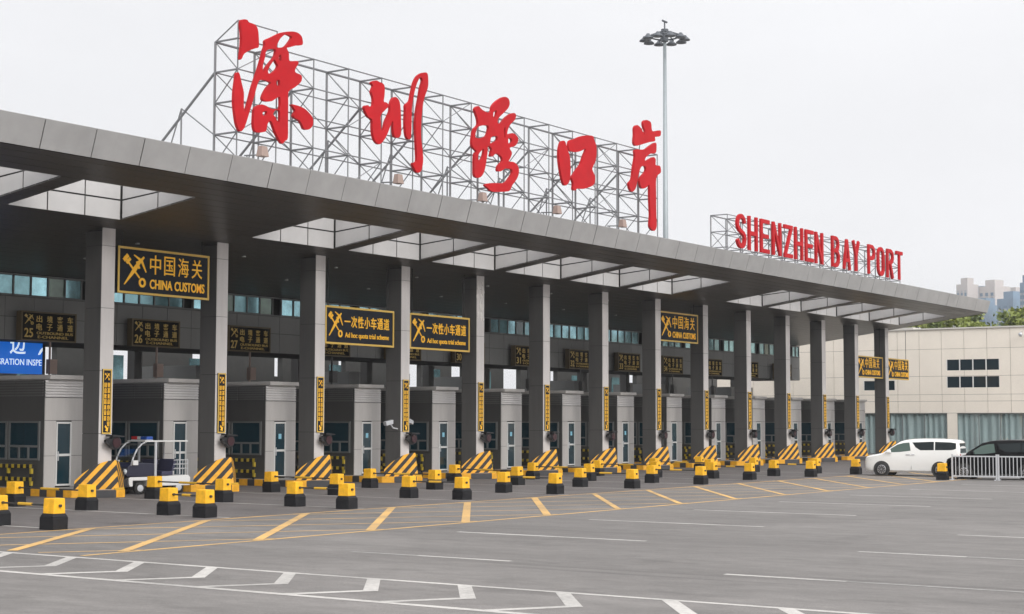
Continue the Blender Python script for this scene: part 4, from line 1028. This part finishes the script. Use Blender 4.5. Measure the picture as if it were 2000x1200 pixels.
for s in (1, -1):
    mb = MB(); mb.lathe([(.05, 0), (.11, .01), (.12, .06), (.05, .09)], (1.33, s * .48, .86), 'x', 14); mb.build('headlight', 'lamp_clear', ct, smooth=True)
    mb = MB(); mb.path([(1.18, s * .6, 1.10), (1.08, s * .6, 1.42), (.93, s * .6, 1.72), (.72, s * .6, 1.92), (.52, s * .6, 2.0)], .032, 8); mb.build('front_post', 'white_metal', ct, smooth=True)
    mb = MB(); mb.tube((.12, s * .61, .68), (.12, s * .61, 2.0), .055, 8); mb.build('middle_post', 'white_metal', ct)
    mb = MB(); mb.tube((-.98, s * .58, .70), (-.98, s * .58, 2.0), .03, 8); mb.build('rear_post', 'white_metal', ct)
    mb = MB(); mb.box(.93, 1.15, s * .68 - .03, s * .68 + .03, 1.12, 1.30); mb.tube((1.1, s * .58, 1.12), (1.04, s * .68, 1.2), .015); mb.build('mirror', 'cart_white', ct)
mb = MB(); mb.box(-1.30, .62, -.66, .66, 1.99, 2.045); mb.build('roof', 'cart_white', ct, bevel=.02)
lb = thing('x', 'x', 'x') ; bpy.data.objects.remove(lb)
mb = MB(); mb.box(.20, .52, -.55, .55, 2.05, 2.08); lbm = mb.build('light_bar', 'white_metal', ct)
for n_, m_, a, c in (('red_lens', 'lamp_red', -.56, -.14), ('blue_lens', 'lamp_blue', .10, .56), ('clear_lens', 'lamp_clear', -.135, .095)):
    mb = MB(); mb.box(.22, .50, a, c, 2.081, 2.20); mb.build(n_, m_, lbm, bevel=.02)
mb = MB(); mb.path([(1.18, -.57, 1.10), (1.06, -.57, 1.42), (.9, -.57, 1.72), (.70, -.57, 1.9)], .01); 
A = [(1.17, 1.10), (1.07, 1.42), (.92, 1.72), (.71, 1.92)]
gm = MB()
for (xa, za), (xb, zb) in zip(A[:-1], A[1:]): gm.hexa([(xa, -.57, za), (xa, .57, za), (xa - .008, .57, za), (xa - .008, -.57, za), (xb, -.57, zb), (xb, .57, zb), (xb - .008, .57, zb), (xb - .008, -.57, zb)])
gl = bpy.data.materials.new('clear_glass'); gl.use_nodes = True; nn = gl.node_tree.nodes; ll = gl.node_tree.links
tr = nn.new('ShaderNodeBsdfTransparent'); gg = nn.new('ShaderNodeBsdfGlossy'); gg.inputs['Roughness'].default_value = .03; mx = nn.new('ShaderNodeMixShader'); mx.inputs[0].default_value = .10
tr.inputs[0].default_value = (.94, .97, .965, 1)
ll.new(tr.outputs[0], mx.inputs[1]); ll.new(gg.outputs[0], mx.inputs[2]); ll.new(mx.outputs[0], nn['Material Output'].inputs[0]); MATS['clear_glass'] = gl
gm.build('windscreen', 'clear_glass', ct)
for x in (.38, -.42):
    mb = MB(); mb.box(x - .28, x + .22, -.55, .55, .70, .86); mb.hexa([(x - .34, -.55, .86), (x - .34, .55, .86), (x - .22, .55, .86), (x - .22, -.55, .86), (x - .44, -.55, 1.32), (x - .44, .55, 1.32), (x - .34, .55, 1.32), (x - .34, -.55, 1.32)]); mb.build('seat', 'navy_seat', ct, bevel=.03)
mb = MB()
for y in (-.56, -.2, .2, .56): mb.tube((-1.36, y, .70), (-1.36, y, 1.28), .016)
for z in (.95, 1.12, 1.28):
    mb.tube((-1.36, -.56, z), (-1.36, .56, z), .016)
    for s in (1, -1): mb.tube((-1.36, s * .56, z), (-.72, s * .56, z), .016)
mb.build('cargo_rail', 'white_metal', ct)
mb = MB(); mb.tube((.86, .3, 1.0), (.66, .3, 1.22), .015); mb.lathe([(.13, 0), (.15, .015), (.13, .03)], (.66, .3, 1.20), 'z', 14); mb.build('steering_wheel', 'black_plastic', ct)
for x in (.78, -.92):
    for s in (1, -1):
        w = MB(); w.lathe([(.12, -.075), (.2, -.08), (.235, -.05), (.235, .05), (.2, .08), (.12, .075)], (x, s * .55, .235), 'y', 20); wo = w.build('wheel', 'tyre', ct, smooth=True)
        w = MB(); w.lathe([(.13, 0), (.13, s * .02), (.04, s * .03)], (x, s * .622, .235), 'y', 16); w.build('rim', 'galvanised', wo)
mb = MB(); mb.prism([(1.27, .28), (1.5, .28), (1.5, .45), (1.42, .6), (1.27, .6)], 'y', -.58, .58); mb.build('bumper', 'black_plastic', ct, bevel=.015)

# ================================================================ white railing
def rail_panel(loc, rz, label):
    f = thing('railing_panel', label, 'railing', loc, rz, 'white steel railing panels at the right')
    mb = MB()
    mb.box(0, 2.0, -.025, .025, 1.12, 1.18); mb.box(0, 2.0, -.025, .025, .16, .22)
    for i in range(11): mb.box(.12 + .176 * i - .018, .12 + .176 * i + .018, -.018, .018, .221, 1.119)
    mb.build('bars', 'white_metal', f)
    for x in (-.04, 2.04):
        mb = MB(); mb.box(x - .038, x + .038, -.038, .038, 0, 1.25); mb.build('post', 'galvanised', f)
        mb = MB(); mb.box(x - .09, x + .09, -.28, .28, 0, .045); mb.build('foot', 'galvanised', f)
dirn = Vector((.2, -.98, 0)); p0 = Vector((36.6, -19.5, 0))
for i in range(4):
    rail_panel(p0 + dirn * 2.17 * i, math.atan2(dirn.y, dirn.x), 'white railing panel in front of the black van, %s from the left' % ordn(i))

# ================================================================ beige building at the right
bb = thing('beige_building', 'low beige stone clad building with small upper windows and curtained shopfronts', 'building', (0, 0, 0))
FX = 92.0; H = 10.65
mb = MB(); mb.box(FX + .06, FX + 18, -40, 25.9, 0, 10.2); mb.build('core', 'dark_gap', bb)
ys = [-40 + 1.93 * i for i in range(35)]
rows = [(3.55, 4.52), (4.54, 5.08), (5.10, 6.62), (6.64, 8.90), (8.92, 10.55)]
wins = [(-4.35, .10, 7.10, 8.0), (-4.35, .10, 5.66, 6.58), (-17.5, -13.0, 7.10, 8.0), (-17.5, -13.0, 5.66, 6.58), (4.62, 7.45, 5.50, 6.30)]
mb = MB()
def cut_panel(y0, y1, z0, z1):
    rects = [(y0, y1, z0, z1)]
    for a, b, c, d_ in wins:
        out = []
        for p, q, r, s in rects:
            if b <= p or a >= q or d_ <= r or c >= s: out.append((p, q, r, s)); continue
            if r < c: out.append((p, q, r, c))
            if s > d_: out.append((p, q, d_, s))
            lo, hi = max(r, c), min(s, d_)
            if p < a: out.append((p, a, lo, hi))
            if q > b: out.append((b, q, lo, hi))
        rects = out
    for p, q, r, s in rects:
        if q - p > .02 and s - r > .02: mb.box(FX, FX + .05, p, q, r, s)
for a in ys:
    for c, d_ in rows: cut_panel(a + .014, min(a + 1.93, 26) - .014, c, d_)
mb.build('wall', 'beige_stone', bb)
mb = MB(); mb.box(FX - .12, FX + 18, -40, 2.95, 10.56, 10.68); mb.box(FX - .12, FX + 18, 2.95, 5.0, 10.56, 10.80); mb.box(FX - .12, FX + 18, 5.0, 26, 10.56, 10.62); mb.build('roof', 'beige_cap', bb)
mb = MB(); mb.box(FX + .01, FX + 6, 25.92, 26, 0, 10.54); mb.build('end_wall', 'beige_stone', bb)
piers = [(-.75, .12), (-8.9, -7.95), (-17.0, -16.1), (-25.2, -24.3), (7.9, 26.0), (-40, -33)]
for a, b in piers:
    mb = MB(); mb.box(FX, FX + .05, a, b, 0, 1.75); mb.box(FX + .012, FX + .05, a + .005, b - .005, 1.752, 1.768); mb.box(FX, FX + .05, a, b, 1.77, 3.53); mb.build('pier', 'beige_stone', bb)
for a, b, c, d_ in wins:
    fm = MB(); n = 4 if b - a > 4 else 2
    for i in range(n + 1):
        y = a + (b - a) * i / n; fm.box(FX - .01, FX + .04, max(a, y - .045), min(b, y + .045), c, d_)
    w = fm.build('window', 'white_frame', bb)
    gm = MB(); gm.box(FX + .03, FX + .045, a, b, c, d_); gm.build('pane', 'window_dark', w)
bays = [(.12, 7.9), (-7.95, -.75), (-16.1, -8.9), (-24.3, -17.0), (-33, -25.2)]
for a, b in bays:
    fm = MB(); n = 4
    for i in range(n + 1):
        y = a + (b - a) * i / n; fm.box(FX, FX + .05, max(a, y - .03), min(b, y + .03), .1, 3.5)
    fm.box(FX - .04, FX + .06, a, b, 3.5, 3.545); fm.box(FX, FX + .05, a, b, 0, .1)
    w = fm.build('shop_window', 'grey_frame', bb)
    gm = MB(); gm.box(FX + .02, FX + .032, a, b, .1, 3.5); gm.build('pane', 'clear_glass', w)
    cm = MB(); k = int((b - a) / .05); V, F = [], []
    ph = random.uniform(0, 6)
    for i in range(k + 1):
        y = a + .02 + (b - a - .04) * i / k; x = FX + .22 + .075 * math.sin(i * .55 + 1.3 * math.sin(i * .11 + ph)) + .04 * math.sin(i * .21 + ph)
        V += [(x, y, .02), (x, y, 3.48)]
    for i in range(k): F.append((2 * i, 2 * i + 2, 2 * i + 3, 2 * i + 1))
    o = cm.add(V, F).build('curtain', 'curtain', w)
    sm = o.modifiers.new('thickness', 'SOLIDIFY'); sm.thickness = .01
mb = MB(); mb.box(FX + .40, FX + .45, -40, 25.9, 0, 3.5); mb.build('inner_wall', 'dark_gap', bb)
bx = bpy.data.objects['core']; bx.data.transform(Matrix.Translation((.45, 0, 0)))
cam2 = thing('dome_camera', 'small white camera on a bracket at the top of the beige wall', 'security camera', (FX - .1, -6.25, 10.1))
mb = MB(); mb.lathe([(.03, .2), (.16, .12), (.17, 0), (.1, -.14)], (-.3, 0, -.2), n=12); mb.build('camera_body', 'galvanised', cam2, smooth=True)
mb = MB(); mb.tube((.1, 0, .1), (-.3, 0, .0), .03); mb.build('arm', 'galvanised', cam2)

# ================================================================ trees behind the beige building
def tree_proto(seed, h, cr):
    rr = random.Random(seed)
    t = thing('tree', '', 'tree', (0, 0, 0), 0, 'trees behind the beige building')
    mb = MB(); mb.tube((0, 0, 0), (.1, .05, h * .5), .22, 8, .13); mb.tube((.1, .05, h * .5), (0, .1, h * .85), .13, 8, .05)
    cl_ = []
    for i in range(40):
        a = rr.uniform(0, 6.283); q = rr.uniform(.1, 1) ** .6; z = h * rr.uniform(.45, 1.0)
        wz = 1 - abs((z / h - .7) / .42) ** 1.6
        c = Vector((cr * q * wz * math.cos(a), cr * q * wz * math.sin(a), z)); cl_.append(c)
        if i < 9: mb.tube((.1, .05, h * rr.uniform(.35, .6)), tuple(c * .92), .06, 5, .02)
    mb.build('trunk', 'bark', t)
    lm = MB()
    for c in cl_:
        lm.cur = rr.choices((0, 1, 2), (4, 3, 3))[0]; rad = rr.uniform(.55, 1.1)
        for _ in range(95):
            d_ = Vector((rr.gauss(0, 1), rr.gauss(0, 1), rr.gauss(0, .8))).normalized() * rad * rr.uniform(.35, 1.0)
            p = c + d_; u = Vector((rr.gauss(0, 1), rr.gauss(0, 1), rr.gauss(0, 1))).normalized(); w = u.cross(Vector((rr.gauss(0, 1), rr.gauss(0, 1), rr.gauss(0, 1)))).normalized()
            s = rr.uniform(.13, .28); lm.add([p - u * s, p - w * s * .6, p + u * s, p + w * s * .6], [(0, 1, 2, 3)])
    lm.build('crown', ['leaf_a', 'leaf_b', 'leaf_c'], t)
    return t
tp = [tree_proto(3, 12.2, 3.4), tree_proto(8, 13.0, 3.8), tree_proto(21, 11.6, 3.0)]
tspots = [(113.5, 12.6, 0, 1.06), (114.5, 8.2, 2, 1.16), (113.0, 4.6, 1, 1.04), (116.0, 1.4, 0, 1.10), (114.0, -2.0, 2, 1.10), (117.5, -5.2, 1, 1.02), (114.5, -8.4, 0, 1.07), (117, -13, 1, 1.1), (115, -17, 2, 1.2)]
used = set()
pos_words = ['furthest left, half hidden by the canopy end', 'second from the left beside the canopy end', 'third from the left', 'fourth from the left, at the canopy tip', 'fifth from the left, right of the canopy tip', 'sixth from the left', 'at the right edge of the photo', 'just outside the right edge', 'furthest right']
for i, (x, y, k, s) in enumerate(tspots):
    o = tp[k] if k not in used else copy_tree(tp[k]); used.add(k)
    o.location = (x, y, 0); o.rotation_euler = (0, 0, 1.7 * i); o.scale = (s, s, s)
    o['label'] = 'leafy green tree behind the beige roof, ' + pos_words[i]

# ================================================================ far towers
def tower(loc, w, dpt, h, m1, m2, label, rz, orange=False):
    t = thing('apartment_tower', label, 'tower block', loc, rz, 'distant tower blocks on the right')
    mb = MB(); mb.box(-w / 2, w / 2, -dpt / 2, dpt / 2, 0, h); mb.box(-w * .28, w * .28, -dpt * .3, dpt * .3, h, h + 4); mb.build('wall', m1, t)
    nb = 4
    for i in range(nb):
        gm = MB(); a = -w / 2 + w * (i + .22) / nb; b = -w / 2 + w * (i + .78) / nb; gm.box(a, b, dpt / 2 - .1, dpt / 2 + .25, 6, h - 4)
        gm.build('window_column', 'tower_windows', t)
    for i in range(3):
        gm = MB(); a = -dpt / 2 + dpt * (i + .25) / 3; b = -dpt / 2 + dpt * (i + .75) / 3; gm.box(-w / 2 - .25, -w / 2 + .1, a, b, 6, h - 4)
        gm.build('window_column', 'tower_windows', t)
    if orange:
        mb = MB(); mb.box(-w / 2 - .5, -w / 2, -4, 4, h * .62, h * .78); mb.build('facade_panel', 'tower_orange', t)
def far(u, w_, z=0):
    d_ = cf + cx * ((u - 1000) / 3175.09); return (-41.15 + d_.x * w_, -46.43 + d_.y * w_, z)
hz = lambda v, w_: 2.83 + (823 - v) * w_ / 3175.0
for u, v, w_, wd, m1, m2, lab, org in (
        (1890, 556, 1000, 10.5, 'tower_cream', 'tower_blue', 'slim cream tower block with blue glass, leftmost above the roof tip', False),
        (1920, 571, 1060, 9, 'tower_blue', 'tower_white', 'short blue glass tower block between two cream towers', False),
        (1943, 560, 1000, 15, 'tower_cream', 'tower_blue', 'wide cream tower block, tallest right of the roof tip', False),
        (1984, 573, 1080, 9, 'tower_cream', 'tower_blue', 'small cream tower block half hidden by a lower blue one', False),
        (1925, 597, 900, 14, 'tower_blue', 'tower_white', 'low blue tower block with white window rows above the trees', False),
        (1978, 584, 880, 13, 'tower_blue', 'tower_white', 'blue tower block with an orange facade panel', True),
        (2006, 552, 850, 5.5, 'tower_blue', 'tower_white', 'dark blue tower cut by the right edge of the photo', False)):
    x, y, _ = far(u, w_)
    tower((x, y, 0), wd, wd * .8, hz(v, w_), m1, m2, lab, R(-20), org)

# ================================================================ damp air between here and the far towers
hm = bpy.data.materials.new('haze'); hm.use_nodes = True
hn = hm.node_tree.nodes; hl = hm.node_tree.links
hn.remove(hn['Principled BSDF'])
pv = hn.new('ShaderNodeVolumePrincipled'); pv.inputs['Color'].default_value = (0.93, 0.95, 0.98, 1); pv.inputs['Density'].default_value = 0.00022
hl.new(pv.outputs[0], hn['Material Output'].inputs['Volume'])
MATS['haze'] = hm
mb = MB(); mb.box(-60, 1250, -260, 460, -1, 130)
hz_o = mb.build('haze', 'haze'); hz_o['kind'] = 'stuff'; hz_o['label'] = 'thin pale haze in the air over the whole place'
